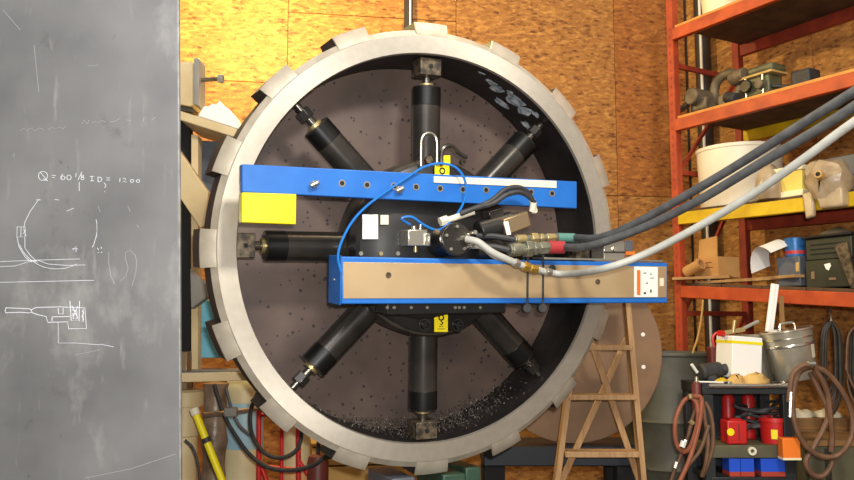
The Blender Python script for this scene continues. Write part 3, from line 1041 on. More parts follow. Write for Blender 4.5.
# ================================================================== BEIGE MACHINE FRAME (left)
YM = 3.95
BF = Frame(T(P(200, 300, YM).x, YM, 0))
g = thing('machine_frame', 'beige steel machine frame with braces between the plate and the ring', 'machine', BF.M)


def bq(pts, y0, y1, name, m, bev=0.004):
    q = [BF.at(x, y, y0) for x, y in pts]
    return MB().prism([(v.x, v.z) for v in q], y0, y1).build(name, m, g, bevel=bev)


bq(((150, 60), (192, 62), (197, 66), (197, 103), (190, 106), (150, 100)), 0.0, 0.14, 'column_head', 'beige')
bq(((193.5, 58), (199, 58), (199, 106), (193.5, 104)), -0.02, 0.10, 'head_flange', 'beige_grey')
a, b2 = BF.at(199, 80, 0.02), BF.at(219, 79, 0.02)
bo = MB().cyl((a.x, 0.02, a.z), (b2.x, 0.02, b2.z), 0.011, n=12).build('bolt', 'pad', g)
MB().cyl((b2.x - .004, 0.02, b2.z), (b2.x + .022, 0.02, b2.z), 0.022, n=6).build('bolt_head', 'beige_grey', bo, bevel=0.002)
MB().cyl((a.x - .028, 0.02, a.z), (a.x + .004, 0.02, a.z), 0.022, n=6).build('bolt_nut', 'beige', bo, bevel=0.002)
bq(((150, 99), (192, 107), (194, 112), (150, 108)), 0.02, 0.16, 'head_foot', 'hub_plate')
# sloping tray
q = [BF.at(x, y, -0.05) for x, y in ((178, 110), (237, 129), (234, 137), (180, 120))]
tr = MB().prism([(v.x, v.z) for v in q], -0.05, 0.30).build('tray', 'beige', g, bevel=0.004)
bq(((191, 134), (198, 135), (198, 372), (191, 372)), 0.05, 0.12, 'upright', 'beige')
bq(((150, 62), (190, 62), (190, 546), (150, 546)), 0.141, 0.20, 'dark_gap_plate', 'dark')  # near-black colour paints the shade in the gap; plate also carries the head
bq(((176, 146), (208, 192), (205, 226), (200, 228), (178, 195)), -0.02, 0.045, 'brace', 'beige')
bq(((190, 268), (207, 285), (207, 297), (191, 309)), -0.02, 0.045, 'brace', 'beige_grey')
bq(((191, 300), (228, 300), (228, 358), (191, 358)), 0.14, 0.17, 'blue_panel', 'pale_blue')
sc_ = BF.at(184, 372, -0.2)
SM = Matrix.Translation((sc_.x, -0.2, sc_.z)) @ Matrix.Rotation(R(24), 4, 'Z')
MB().box((-.12, 0, -.045), (.36, .30, -.004)).build('shelf', 'beige', g, M=SM, bevel=.003)
MB().box((-.118, .004, -.0039), (.356, .298, 0)).build('shelf_top', 'box_grey', g, M=SM)
bq(((198, 140), (228, 142), (226, 200), (198, 200)), 0.18, 0.22, 'grey_panel', 'box_grey')
bq(((176, 352), (187, 352), (187, 390), (176, 390)), -0.1, -0.02, 'latch', 'bronze')
# lower cast column
c = BF.at(183, 430, 0.0)
zt = BF.at(183, 392, 0).z; zm = BF.at(183, 407, 0).z; z2 = BF.at(183, 437, 0).z
MB().lathe([(0.0, 0.0), (0.06, 0.0), (0.06, z2), (0.066, z2 + .005), (0.066, zm), (0.085, zm + .003), (0.085, zt), (0.07, zt + .012), (0.0, zt + .012)], 32,
           Matrix.Translation((c.x, 0.03, 0))).build('cast_column', 'beige', g)
q = [BF.at(x, y, -0.05) for x, y in ((197, 115.7), (201, 109), (204, 105), (207, 106.5), (211, 103), (216, 104), (219, 99.5), (222, 104), (229, 109), (234, 118), (239, 129))]
base = BF.w((q[0].x, 0, q[0].z))
o = MB().prism([(v.x - q[0].x, v.z - q[0].z) for v in q], -0.045, 0.16).build('crumpled_paper', 'paper', M=Matrix.Translation(base), bevel=0.006)
tag(o, 'crumpled white paper lying on the sloping beige tray', 'paper')

# yellow pole
a, b2 = P(195, 412, 3.72), P(226, 490, 3.72)
g = thing('yellow_pole', 'yellow pole with a black band leaning beside the gas cylinder', 'pole', Matrix.Translation(b2 + (b2 - a) * 0.35))
o0 = b2 + (b2 - a) * 0.35
MB().cyl(a - o0, (0, 0, 0), 0.016, n=14).build('tube', 'yellow', g)
m0 = P(206.5, 440, 3.72) - o0; dd = (b2 - a).normalized() * .011
MB().cyl(m0 - dd, m0 + dd, 0.0185, n=14).build('band', 'rubber', g)
MB().cyl(a - o0 - dd * 1.6, a - o0 + dd * 1.2, 0.021, n=8).build('cap', 'label_cream', g, bevel=0.003)

# plastic wrapped column
wv = P(211, 480, 4.2)
mb = MB()
prof = []
zt = P(211, 384, 4.2).z
for i in range(15):
    t = i / 14
    prof.append((0.058 + 0.005 * math.sin(i * 2.3) + 0.004 * math.sin(i * 5.1), t * zt))
mb.lathe([(0.0, 0.0)] + prof + [(0.0, zt + .01)], 20)
o = mb.build('wrapped_column', 'film_grey', M=Matrix.Translation((wv.x, 4.25, 0)))
tag(o, 'brown plastic wrapped bundle standing left of the blue gas cylinder', 'bundle')

# ================================================================== GAS CYLINDERS ON RED TROLLEY
YC = 4.45
for k, (px, ptop, rad, m1, m2, lb, yy) in enumerate(((244, 372, 0.103, 'cyl_cream', 'cyl_blue', 'cream and pale blue gas cylinder with yellowed shoulder, left of the red trolley', YC + .15), (296, 404, 0.075, 'cyl_orange', 'cyl_cream', 'orange and cream gas cylinder inside the red trolley', YC + .08))):
    c = P(px, 430, yy)
    zt = P(px, ptop, yy).z
    g = thing('gas_cylinder', lb, 'gas cylinder', T(c.x, yy, 0), 'gas cylinders')
    MB().lathe([(0, 0), (rad * .95, 0), (rad, 0.02), (rad, zt * .52), (0, zt * .52)], 32).build('body', m1, g)
    MB().lathe([(0, zt * .52), (rad * 1.0005, zt * .52), (rad * 1.0005, zt - .16), (0, zt - .16)], 32).build('paint_band', m2, g)
    MB().lathe([(0, zt - .16), (rad, zt - .16), (rad, zt - .09), (rad * .9, zt - .045), (rad * .62, zt - .012), (rad * .3, zt), (0, zt)], 32).build('shoulder', 'cyl_cream', g)
    vn = MB().cyl((0, 0, zt - .01), (0, 0, zt + .05), 0.018, n=12).build('valve', 'brass', g)
    MB().cyl((-.03, 0, zt + .03), (.03, 0, zt + .03), 0.010, n=10).build('valve_knob', 'brass', vn)
# cream strap-clamp around the first
c = P(244, 424, YC)
g = thing('cylinder_trolley', 'red tubular gas cylinder trolley below the left of the ring', 'trolley', T(P(284, 430, YC - .14).x, YC - .14, 0))
GF = Frame(T(P(284, 430, YC - .14).x, YC - .14, 0))


def gp(x, y, yl=0.0):
    v = GF.at(x, y, yl)
    return (v.x, yl, v.z)


for (x0, y0, x1, y1) in ((259, 372, 260, 468), (282, 420, 282, 468), (298, 400, 300, 468)):
    A, Bv = gp(x0, y0), gp(x1, y1)
    MB().cyl(A, (Bv[0], 0, 0.06), 0.013 if x0 != 282 else .010, n=12).build('rail', 'red_paint', g)
for (x0, y0, x1, y1) in ((259, 415, 299, 415), (260, 466, 300, 470)):
    A, Bv = gp(x0, y0), gp(x1, y1)
    MB().cyl(A, Bv, 0.010, n=10).build('cross_bar', 'red_paint', g)
for (x0, y0, x1, y1) in ((259, 460, 270, 490), (299, 462, 322, 492)):
    A, Bv = gp(x0, y0), gp(x1, y1)
    MB().cyl(A, Bv, 0.012, n=10).build('brace', 'red_paint', g)
MB().box((-0.16, -0.02, 0.02), (0.16, 0.26, 0.035)).build('foot_plate', 'red_paint', g)
for s in (-1, 1):
    MB().lathe([(0.02, -.02), (0.09, -.02), (0.10, -.012), (0.10, .012), (0.09, .02), (0.02, .02)], 24, Matrix.Translation((s * .13, 0.04, .1)) @ Matrix.Rotation(R(90), 4, 'Y'), closed=True).build('wheel', 'rubber', g)
A = gp(259, 382)
MB().tube([A, (A[0] + .01, 0, A[2] + .07), (A[0] + .04, 0.0, A[2] + .1)], 0.018, n=10).build('handle_grip', 'label_orange', g)

# black gas hoses
def simple_hose(name, label, pts, r, m, cat='hose', group=None):
    W = [P(*p) for p in pts]
    base = W[0].copy()
    o = MB().tube([p - base for p in spline(W, 8)], r, n=8).build(name, m)
    o.location = base
    return tag(o, label, cat, group)


simple_hose('gas_hose', 'thin black hose looping low in front of the red trolley', [(214, 384, 4.1), (222, 410, 4.1), (232, 430, 4.08), (250, 455, 4.05), (270, 468, 4.02), (295, 470, 4.0), (315, 464, 3.98), (329, 453, 3.96)], 0.010, 'rubber', group='gas hoses')
simple_hose('gas_hose', 'thin black hose draped in a narrow loop from the trolley handle', [(258, 392, 4.15), (251, 410, 4.12), (251, 430, 4.1), (258, 446, 4.08), (270, 456, 4.07), (285, 457, 4.06), (298, 448, 4.06), (302, 430, 4.06), (303, 415, 4.06)], 0.010, 'rubber', group='gas hoses')
simple_hose('gas_hose', 'thin grey hose hanging beside the blue gas cylinder', [(226, 388, 4.2), (232, 410, 4.2), (240, 426, 4.2), (252, 436, 4.18)], 0.008, 'box_grey', group='gas hoses')
simple_hose('gas_hose', 'thin dark cord curling against the cast column', [(185, 440, 3.7), (192, 447, 3.7), (197, 460, 3.7), (200, 480, 3.7), (202, 500, 3.7)], 0.006, 'rubber', group='gas hoses')
# clamp on the hose/gun resting behind ring
c = P(331, 453, 3.95)
o = MB().lathe([(0, -0.025), (.02, -.025), (.028, -.01), (.028, .012), (.018, .026), (0, .026)], 16).build('hose_nozzle', 'rubber', M=Matrix.Translation(c))
tag(o, 'black hose nozzle at the end of the looping hose under the ring', 'nozzle')
# chain clamp between the pole and the cylinder
a, b2 = P(203, 415, 4.0), P(262, 408, 4.25)
o = MB().tube([Vector((0, 0, 0)), (b2 - a) * .35 + Vector((0, 0, -.004)), (b2 - a)], 0.011, n=8).build('clamp_bar', 'zinc', M=Matrix.Translation(a))
tag(o, 'grey metal clamp bar crossing in front of the blue gas cylinder', 'bar')
c = P(231, 412, 4.05)
o = MB().box((-.03, -.02, -.022), (.03, .02, .022)).build('clamp_block', 'beige_grey', M=Matrix.Translation(c), bevel=0.006)
tag(o, 'small pale clamp block on the bar by the blue gas cylinder', 'clamp')

# small red extinguisher-like bottle
c = P(318, 470, 4.2)
g = thing('red_bottle', 'small dark red bottle with a black stem under the ring', 'bottle', T(c.x, 4.2, 0))
zt = P(318, 456, 4.2).z
MB().lathe([(0, 0), (.05, 0), (.052, .01), (.052, zt - .03), (.045, zt), (.015, zt + .008), (0, zt + .008)], 24).build('body', 'dark_red', g)
MB().cyl((0, 0, zt), (0, 0, P(318, 436, 4.2).z), 0.009, n=10).build('stem', 'rubber', g)
# ochre crate
c = P(356, 460, 5.0)
g = thing('wooden_crate', 'ochre wooden crate standing behind the bottom left of the ring', 'crate', T(c.x, 5.0, 0, R(9)))
zt = P(356, 446, 4.8).z
for i in range(4):
    h = zt / 4
    MB().box((-.26, -.2, i * h), (.26, -.18, (i + 1) * h - .008)).build('slat', 'ochre', g, bevel=0.003)
    MB().box((-.26, .18, i * h), (.26, .2, (i + 1) * h - .008)).build('slat', 'ochre', g, bevel=0.003)
    MB().box((-.26, -.179, i * h), (-.24, .179, (i + 1) * h - .008)).build('slat', 'ochre', g, bevel=0.003)
    MB().box((.24, -.179, i * h), (.26, .179, (i + 1) * h - .008)).build('slat', 'ochre', g, bevel=0.003)
MB().box((-.23, -.17, 0), (.23, .17, .02)).build('bottom', 'ochre', g)
MB().box((-.265, -.205, zt), (.265, .205, zt + .02)).build('lid', 'ochre', g, bevel=0.003)
c = P(336, 441, 4.95)
o = MB().lathe([(0, 0), (.085, 0), (.09, .006), (.09, .012), (.07, .02), (0, .024)], 28).build('yellow_plate', 'yellow_steel', M=Matrix.Translation((c.x, 4.95, zt + .021)))
tag(o, 'round yellow plate lying on the ochre crate', 'plate')

# ================================================================== ROUND PLATE, LOW TABLE, LADDER, DRUM
YD = 4.48
c = P(572, 352, YD)
rad = 0.473
zt = c.z - rad
g = thing('round_plate', 'round brown steel plate with two small holes standing behind the ladder', 'steel plate', Matrix.Translation((c.x, YD, zt)))
MB().lathe([(0, -.012), (rad - .002, -.012), (rad, -.010), (rad, .010), (rad - .002, .012), (0, .012)], 96, Matrix.Translation((0, 0, rad)) @ RX).build('plate', 'rust_plate', g)
for (x, y) in ((643, 334.5), (643.5, 367)):
    v = P(x, y, YD - .012) - Vector((c.x, YD, zt))
    MB().lathe([(0, 0), (.008, 0), (.011, -.001), (.011, .001), (.008, .0015), (0, .0015)], 12, Matrix.Translation((v.x, -.012, v.z)) @ RX).build('hole', 'paper', g)
g = thing('low_table', 'low black steel table carrying the round plate', 'table', T(c.x + .02, YD, 0))
MB().box((-.50, -.12, zt - .10), (.29, .25, zt - .001)).build('top', 'cart_blue', g, bevel=0.006)
for (x, y) in ((-.44, -.07), (.23, -.07), (-.44, .2), (.23, .2)):
    MB().box((x - .05, y - .04, 0), (x + .05, y + .04, zt - .101)).build('leg', 'dark', g, bevel=0.004)

# folded wooden stepladder
YL = 4.14
LF = Frame(T(P(600, 400, YL).x, YL, 0))
g = thing('step_ladder', 'wooden stepladder standing right of the ring', 'ladder', LF.M)


def lp(x, y, yl=0.0):
    v = LF.at(x, y, yl)
    return Vector((v.x, yl, v.z))


def extend_floor(a, b):
    t = a.z / (a.z - b.z)
    return a + (b - a) * t


def lbar(a, b, wx, wy, name, m='ladder_wood', par=None):
    mb = MB(); mb.bar(a, b, wx, wy, up=(0, 1, 0))
    return mb.build(name, m, par or g, bevel=0.003)


a, b2 = lp(626, 296), lp(642.5, 480)
lbar(a, extend_floor(a, b2), 0.027, 0.07, 'rail')
a, b2 = lp(581, 296), lp(556.5, 480)
lbar(a, extend_floor(a, b2), 0.027, 0.07, 'rail')
for (x0, x1, y, th) in ((572, 631, 347.5, .024), (566, 635, 396.5, .026), (562, 638, 453, .028), (560, 643, 508, .028)):
    a, b2 = lp(x0 + 1.5, y), lp(x1 - 1, y)
    MB().box((a.x, -.055, a.z - th / 2), (b2.x, .045, a.z + th / 2)).build('step', 'ladder_wood', g, bevel=0.003)
a, b2 = lp(576, 292), lp(632, 292)
MB().box((a.x, -.07, a.z - .012), (b2.x, .12, a.z + .012)).build('top_step', 'ladder_wood', g, bevel=0.004)
for (x0, y0, x1, y1) in ((590, 338, 639, 480), (627, 338, 562, 480)):
    a, b2 = lp(x0, y0, 0.10 if x0 == 590 else 0.125), lp(x1, y1, 0.10 if x0 == 590 else 0.125)
    lbar(a, extend_floor(a, b2), 0.030, 0.02, 'rear_leg')
# steel drum
YR = 4.86
c = P(671, 400, YR)
zt = P(671, 353, YR - .25).z
g = thing('oil_drum', 'grey green steel drum standing before the orange rack post', 'drum', T(c.x, YR, 0))
prof = [(0, 0), (.28, 0), (.288, .006), (.288, .02), (.28, .026)]
for zz in (.33, .60):
    prof += [(.28, zt * zz - .02), (.29, zt * zz), (.28, zt * zz + .02)]
prof += [(.28, zt - .022), (.29, zt - .018), (.292, zt - .008), (.288, zt), (.278, zt - .002), (.274, zt - .018), (0, zt - .018)]
MB().lathe(prof, 48).build('barrel', 'drum', g)
MB().cyl((.14, -.1, zt - .018), (.14, -.1, zt - .006), .03, n=14).build('bung', 'zinc', g)

# ================================================================== RACK
DEP = 0.62
g = thing('storage_rack', 'tall orange and yellow storage rack loaded with shop parts', 'rack', RK.M)


def post(x, y, m, par=g):
    mb = MB()
    mb.box((x - .026, y - .03, 0), (x + .026, y - .024, 3.3)).box((x - .026, y - .024, 0), (x - .021, y + .02, 3.3)).box((x + .021, y - .024, 0), (x + .026, y + .02, 3.3))
    o = mb.build('post', m, par, bevel=0.002)
    return o


pf = post(0, 0, 'orange_steel_dim')
for i in range(50):
    z = 0.3 + i * 0.055
    if z > 3.2: break
    MB().box((-.006, -.0315, z), (.006, -.0295, z + .018)).build('slot', 'red_steel', pf)
post(0, DEP, 'red_steel'); post(2.35, 0, 'orange_steel'); post(2.35, DEP, 'red_steel')
for z in (0.5, 1.15, 2.05, 2.75):
    MB().box((-.012, .03, z), (.012, DEP - .03, z + .03)).build('strut', 'red_steel', g)
for (z0, z1) in ((.53, 1.15), (2.08, 2.75), (1.18, 2.05)):
    mb = MB(); mb.bar((0, .03, z0), (0, DEP - .03, z1), 0.02, 0.02, up=(1, 0, 0)); mb.build('strut', 'red_steel', g)
LV = {}
for key, (xa, ya, xb, yb, m_, mb_) in {'top': (677, 33, 748, 5, 'orange_steel', 'red_steel'), 'upper': (681, 124, 854, 79, 'orange_steel', 'yellow_steel'),
                                      'middle': (681, 218.5, 800, 205, 'yellow_steel', 'red_steel'), 'lower': (700, 292.5, 854, 300, 'orange_steel', 'red_steel')}.items():
    A, Bv = RK.at(xa, ya, -.03), RK.at(xb, yb, -.03)
    sl = (Bv.z - A.z) / (Bv.x - A.x)
    z0 = A.z - sl * A.x
    LV[key] = (z0, sl)
    f = lambda x: z0 + sl * x
    for (yy, mm, hh) in ((-.02, m_, .038), (DEP + .0, mb_, .038)):
        mb = MB()
        mb.hexa([(.03, yy - .02, f(.03) - hh), (2.32, yy - .02, f(2.32) - hh), (2.32, yy + .02, f(2.32) - hh), (.03, yy + .02, f(.03) - hh),
                 (.03, yy - .02, f(.03) + hh), (2.32, yy - .02, f(2.32) + hh), (2.32, yy + .02, f(2.32) + hh), (.03, yy + .02, f(.03) + hh)])
        bo = mb.build('beam', mm, g, bevel=0.004)
    # deck boards, running front to back
    nb = 8
    for i in range(nb):
        x0, x1 = .04 + i * 2.27 / nb, .04 + (i + 1) * 2.27 / nb - .008
        mb = MB()
        mb.hexa([(x0, .0, f(x0) + .039), (x1, .0, f(x1) + .039), (x1, DEP, f(x1) + .039), (x0, DEP, f(x0) + .039),
                 (x0, .0, f(x0) + .057), (x1, .0, f(x1) + .057), (x1, DEP, f(x1) + .057), (x0, DEP, f(x0) + .057)])
        mb.build('deck_board', 'deck', g)
    if key in ('upper', 'top'):
        mb = MB()
        mb.bar((.04, -.012, f(.04) + .048), (2.3, -.012, f(2.3) + .048), 0.024, 0.02)
        mb.build('edge_strip', 'deck_edge', g)


def shelf_z(key, x):
    return LV[key][0] + LV[key][1] * x + 0.0575


def on_shelf(key, px, yl, dz=0.0):
    """frame standing on a shelf: column px of the picture, yl behind the front beam"""
    v = RK.at(px, 200, yl)
    for _ in range(6):
        z = shelf_z(key, v.x)
        # picture row at which this point shows
        wpt = RK.w((v.x, yl, z)) - CAM
        dpt = wpt.y * math.cos(PITCH) + wpt.z * math.sin(PITCH)
        upv = -wpt.y * math.sin(PITCH) + wpt.z * math.cos(PITCH)
        py = 240 - FPX * upv / dpt
        v = RK.at(px, py, yl)
    z = shelf_z(key, v.x) + dz
    return RK.M @ Matrix.Translation((v.x, yl, z)), z


# dark stand pipes in the corner behind the rack
for (px, r_, m_, lb) in ((704, .055, 'pipe_dark', 'thick dark standpipe in the corner behind the rack'), (708.5, .010, 'label_white', 'thin white pipe running up beside the dark standpipe')):
    v = RW.at(px, 100, -0.07)
    o = MB().cyl((0, 0, 0), (0, 0, 4.1), r_, n=18).build('standpipe', m_, M=RW.M @ Matrix.Translation((v.x, -0.065 if r_ > .02 else -.13, 0)))
    tag(o, lb, 'pipe')

# ---- top shelf
Mx, z = on_shelf('top', 722, .25)
g = thing('bucket', 'white bucket on the top shelf of the rack, cut by the frame', 'bucket', Mx)
MB().lathe([(0, 0), (.11, 0), (.135, .3), (.14, .3), (.14, .315), (.128, .315), (.105, .01), (0, .01)], 28).build('pail', 'cream', g)
MB().tube(spline([(-.138, 0, .29), (-.1, -.08, .33), (0, -.13, .35), (.1, -.08, .33), (.138, 0, .29)]), .004, n=6).build('handle', 'zinc', g)

# ---- upper shelf: castings
def blob(parts, name, m, par, sub=0, bev=0.012):
    mb = MB()
    for p in parts:
        if p[0] == 'c':
            mb.cyl(*p[1:])
        else:
            mb.box(*p[1:])
    return mb.build(name, m, par, bevel=bev)


Mx, z = on_shelf('upper', 703, .14)
g = thing('gearbox', 'small grey gearbox casting at the left end of the upper shelf', 'gearbox', Mx)
blob([('b', (-.09, -.06, 0), (.09, .08, .04)), ('b', (-.06, -.05, .04), (.07, .06, .12))], 'housing', 'casting', g)
MB().cyl((-.01, -.10, .13), (-.01, .10, .13), .055, n=20).build('bearing_cap', 'casting', g, bevel=.008)
MB().cyl((-.05, -.08, .09), (-.16, -.08, .05), .02, n=12).build('shaft', 'pad', g)
Mx, z = on_shelf('upper', 731, .20)
g = thing('pump_casting', 'grey pump casting with a round volute ring on the upper shelf', 'pump', Mx)
blob([('b', (-.13, -.07, 0), (.12, .07, .03)), ('b', (-.06, -.05, .03), (.10, .06, .12))], 'base', 'casting', g)
mb = MB(); mb.tube([(.105 * math.cos(R(t)) - .02, 0, .165 + .095 * math.sin(R(t))) for t in range(0, 360, 15)], .030, n=10, closed=True)
mb.build('volute', 'casting', g)
MB().cyl((.05, -.04, .2), (.16, -.05, .2), .045, n=16).build('outlet', 'casting', g, bevel=.008)
MB().cyl((.04, -.08, .08), (.13, -.1, .05), .035, n=14).build('inlet', 'rubber', g, bevel=.006)
Mx, z = on_shelf('upper', 764, .20)
g = thing('engine_unit', 'olive green small engine with a flat tan top plate on legs', 'engine', Mx @ Matrix.Scale(0.86, 4))
blob([('b', (-.09, -.07, .06), (.10, .08, .19))], 'block', 'engine_green', g)
blob([('b', (-.08, -.07, .21), (.13, .09, .27))], 'tank', 'engine_green', g, bev=.02)
MB().box((-.13, -.09, .192), (.14, .09, .208)).build('top_plate', 'tan_rag', g, bevel=.003)
for (x, y) in ((-.08, -.08), (.06, -.08), (-.08, .07), (.06, .07)):
    MB().cyl((x, y, 0), (x, y, .19), .010, n=10).build('leg', 'zinc', g)
MB().cyl((-.06, -.09, .13), (-.06, -.12, .13), .045, n=18).build('flywheel_cover', 'leg_black', g, bevel=.005)
MB().cyl((.05, -.08, .12), (.05, -.12, .12), .035, n=18).build('carburettor', 'casting', g, bevel=.005)
MB().cyl((-.11, -.07, .2), (-.11, -.07, .26), .006, n=8).build('stud', 'zinc', g)
Mx, z = on_shelf('upper', 806, .18)
g = thing('lever_motor', 'small black square motor with a long lever on the upper shelf', 'motor', Mx)
MB().box((-.06, -.05, 0.0), (.06, .06, .13)).build('body', 'rubber', g, bevel=.012)
MB().box((-.061, -.03, .03), (-.064, .03, .10)).build('side_plate', 'dark', g)
MB().cyl((-.06, 0, .05), (-.24, -.02, .10), .012, n=10).build('lever', 'rubber', g)

# ---- middle shelf
Mx, z = on_shelf('middle', 741, .30)
g = thing('plastic_tub', 'large round white plastic tub on the yellow shelf', 'tub', Mx)
MB().lathe([(0, 0), (.232, 0), (.243, .02), (.258, .36), (.264, .365), (.264, .385), (.250, .388), (.232, .03), (0, .03)], 48).build('shell', 'white_plastic', g)
Mx, z = on_shelf('middle', 771, .02)
o = MB().lathe([(0, 0), (.07, 0), (.085, .05), (.07, .12), (.05, .17), (.02, .20), (0, .2)], 14).build('plastic_bag', 'plastic_film', M=Mx, bevel=0)
for v in o.data.vertices:
    v.co *= 1 + random.uniform(-.12, .12)
tag(o, 'crumpled translucent bag between the white tub and the yellow box', 'bag')
Mx, z = on_shelf('middle', 797, .09)
g = thing('yellow_carton', 'pale yellow flared carton with cream rims on the yellow shelf', 'carton', Mx)
mb = MB(); mb.hexa([(-.085, -.07, .035), (.085, -.07, .035), (.085, .07, .035), (-.085, .07, .035), (-.1, -.085, .14), (.1, -.085, .14), (.1, .085, .14), (-.1, .085, .14)])
mb.build('body', 'yellow_box', g, bevel=.004)
MB().box((-.095, -.08, 0), (.095, .08, .035)).build('base', 'cream', g, bevel=.004)
MB().box((-.108, -.092, .141), (.108, .092, .168)).build('rim', 'cream', g, bevel=.004)
# plastic wrapped valve hanging over the beam
Mx, z = on_shelf('middle', 838, .02)
g = thing('wrapped_valve', 'valve wrapped in hazy plastic hanging over the yellow beam', 'valve', Mx)
mb = MB().lathe([(0, -.085), (.05, -.08), (.10, -.05), (.115, 0), (.105, .05), (.06, .085), (0, .09)], 18, Matrix.Translation((0, -.06, .05)) @ RX)
o = mb.build('wrap', 'plastic_film', g)
for v in o.data.vertices:
    v.co += Vector([random.uniform(-.012, .012) for _ in range(3)])
MB().cyl((0.01, -.13, .06), (.02, -.19, .07), .022, n=14).build('stem', 'tan_rag', g, bevel=.004)
MB().cyl((0.02, -.188, .07), (.021, -.192, .07), .012, n=12).build('bore', 'hole', g)
mb = MB(); mb.hexa([(-.13, -.10, -.14), (-.08, -.10, -.13), (-.08, -.07, -.13), (-.13, -.07, -.14), (-.16, -.08, .0), (-.09, -.08, .02), (-.09, -.05, .02), (-.16, -.05, 0)])
mb.build('loose_flap', 'plastic_film', g, bevel=.01)
mb = MB(); mb.hexa([(-.03, -.12, -.10), (.10, -.12, -.10), (.10, -.06, -.10), (-.03, -.06, -.10), (-.06, -.12, .0), (.10, -.12, .0), (.10, -.05, 0), (-.06, -.05, 0)])
mb.build('hanging_flap', 'plastic_film', g, bevel=.012)
MB().lathe([(0, -.03), (.05, -.03), (.06, 0), (.05, .03), (0, .03)], 16, Matrix.Translation((-.10, -.03, .12)) @ RX).build('bundle', 'plastic_film', g, bevel=.006)
Mx, z = on_shelf('middle', 846, .16)
o = MB().prism([(-.14, 0), (.15, 0), (.15, .21), (-.14, .21)], -.006, .006).build('steel_bracket', 'box_grey', M=Mx, bevel=.002)
tag(o, 'flat grey steel bracket standing behind the wrapped valve', 'bracket')
Mx, z = on_shelf('middle', 812, .33)
mb = MB()
for k in range(4):
    mb.tube([((.15 + .01 * k) * math.cos(R(t)), .02 * k, .19 + .05 * math.sin(R(t * 1)) + .01 * k) for t in range(0, 360, 15)], .007, n=6, closed=True)
o = mb.build('cable_coil', 'cable', M=Mx @ Matrix.Translation((0, 0, -.09)))
tag(o, 'grey coil of cable behind the yellow carton', 'cable')

# ---- lower shelf
Mx, z = on_shelf('lower', 717, .14, .035)
g = thing('cardboard_box', 'open brown cardboard box with a raised flap on the lower shelf', 'box', Mx @ Matrix.Rotation(R(-8), 4, 'Z'))
W_, D_, H_ = .11, .08, .125
MB().box((-W_, -D_, 0), (W_, D_, .006)).build('bottom', 'cardboard', g)
for nm, a, b in (('front', (-W_, -D_, .006), (W_, -D_ + .005, H_)), ('rear', (-W_, D_ - .005, .006), (W_, D_, H_)),
                 ('side', (-W_, -D_ + .005, .006), (-W_ + .005, D_ - .005, H_)), ('side', (W_ - .005, -D_ + .005, .006), (W_, D_ - .005, H_))):
    MB().box(a, b).build(nm, 'cardboard', g)
mb = MB(); mb.hexa([(-.07, -D_, H_), (W_ - .01, -D_, H_), (W_ - .01, -D_ + .006, H_), (-.07, -D_ + .006, H_), (-.09, -D_ + .03, .245), (.07, -D_ + .03, .255), (.07, -D_ + .036, .255), (-.09, -D_ + .036, .245)])
mb.build('flap', 'cardboard', g)
MB().box((-.06, -D_ - .001, .09), (.05, -D_, .095)).build('print_line', 'dark_red', g)
MB().box((-.06, -D_ - .001, .06), (.06, -D_, .064)).build('print_line', 'dark_red', g)
Mx, z = on_shelf('lower', 700, .06, .035)
g = thing('cardboard_tube', 'short rolled cardboard tube left of the cardboard box', 'tube', Mx)
MB().lathe([(.024, 0), (.035, 0), (.035, .13), (.024, .13)], 20, Matrix.Translation((-.06, -.05, .036)) @ Matrix.Rotation(R(70), 4, 'Y'), closed=True).build('roll', 'cardboard', g)
# boards lying along the shelf
for k, (px, yl, ln, rz, dz, lb) in enumerate(((712, .05, .62, 4, .0, 'long pale board lying on the lower shelf under the cardboard box'), (745, .13, .55, -12, .018, 'tan board lying crosswise over the long pale board'), (690, -.02, .35, 24, .018, 'short board sticking out over the left end of the lower shelf'))):
    Mx, z = on_shelf('lower', px, yl, dz)
    o = MB().box((-.1, -.035, 0), (ln - .1, .035, .017)).build('board', 'board', M=Mx @ Matrix.Rotation(R(rz), 4, 'Z'), bevel=.002)
    tag(o, lb, 'board', 'boards on the lower shelf')
Mx, z = on_shelf('lower', 797, .12)
g = thing('grey_box', 'dark grey square box under the blue paint can', 'box', Mx)
MB().box((-.075, -.07, 0), (.075, .08, .165)).build('body', 'box_grey', g, bevel=.006)
MB().box((.05, -.072, .08), (.07, -.07, .13)).build('label', 'tan_rag', g)
g = thing('paint_can', 'blue paint can standing on the dark grey box', 'can', Mx @ Matrix.Translation((.0, .0, .1655)))
MB().lathe([(0, 0), (.054, 0), (.056, .004), (.056, .105), (.053, .108), (.05, .104), (0, .104)], 28).build('can', 'can_blue', g)
MB().lathe([(.0562, .015), (.0568, .015), (.0568, .035), (.0562, .035)], 28, closed=True).build('label_band', 'can_red_print', g)
# curled paper sheet
Mx, z = on_shelf('lower', 775, .0, .02)
mb = MB()
nu, nv = 12, 6
for th in (0, .0015):
    for j in range(nv + 1):
        for i in range(nu + 1):
            u, v = i / nu, j / nv
            ang = R(200 - 150 * u)
            rr = .075 + th
            w_ = .16
            mb.v.append((-.01 + rr * math.cos(ang) * (1.1), -.06 + v * w_ - .02, .10 + rr * math.sin(ang) * (1.0 + .9 * (1 - u)) + .05 * v))
N1 = (nu + 1) * (nv + 1)
for s in (0, 1):
    for j in range(nv):
        for i in range(nu):
            a = s * N1 + j * (nu + 1) + i
            mb.f.append((a, a + 1, a + nu + 2, a + nu + 1))
o = mb.build('curled_sheet', 'paper', M=Mx)
tag(o, 'curled white sheet beside the blue paint can', 'paper')
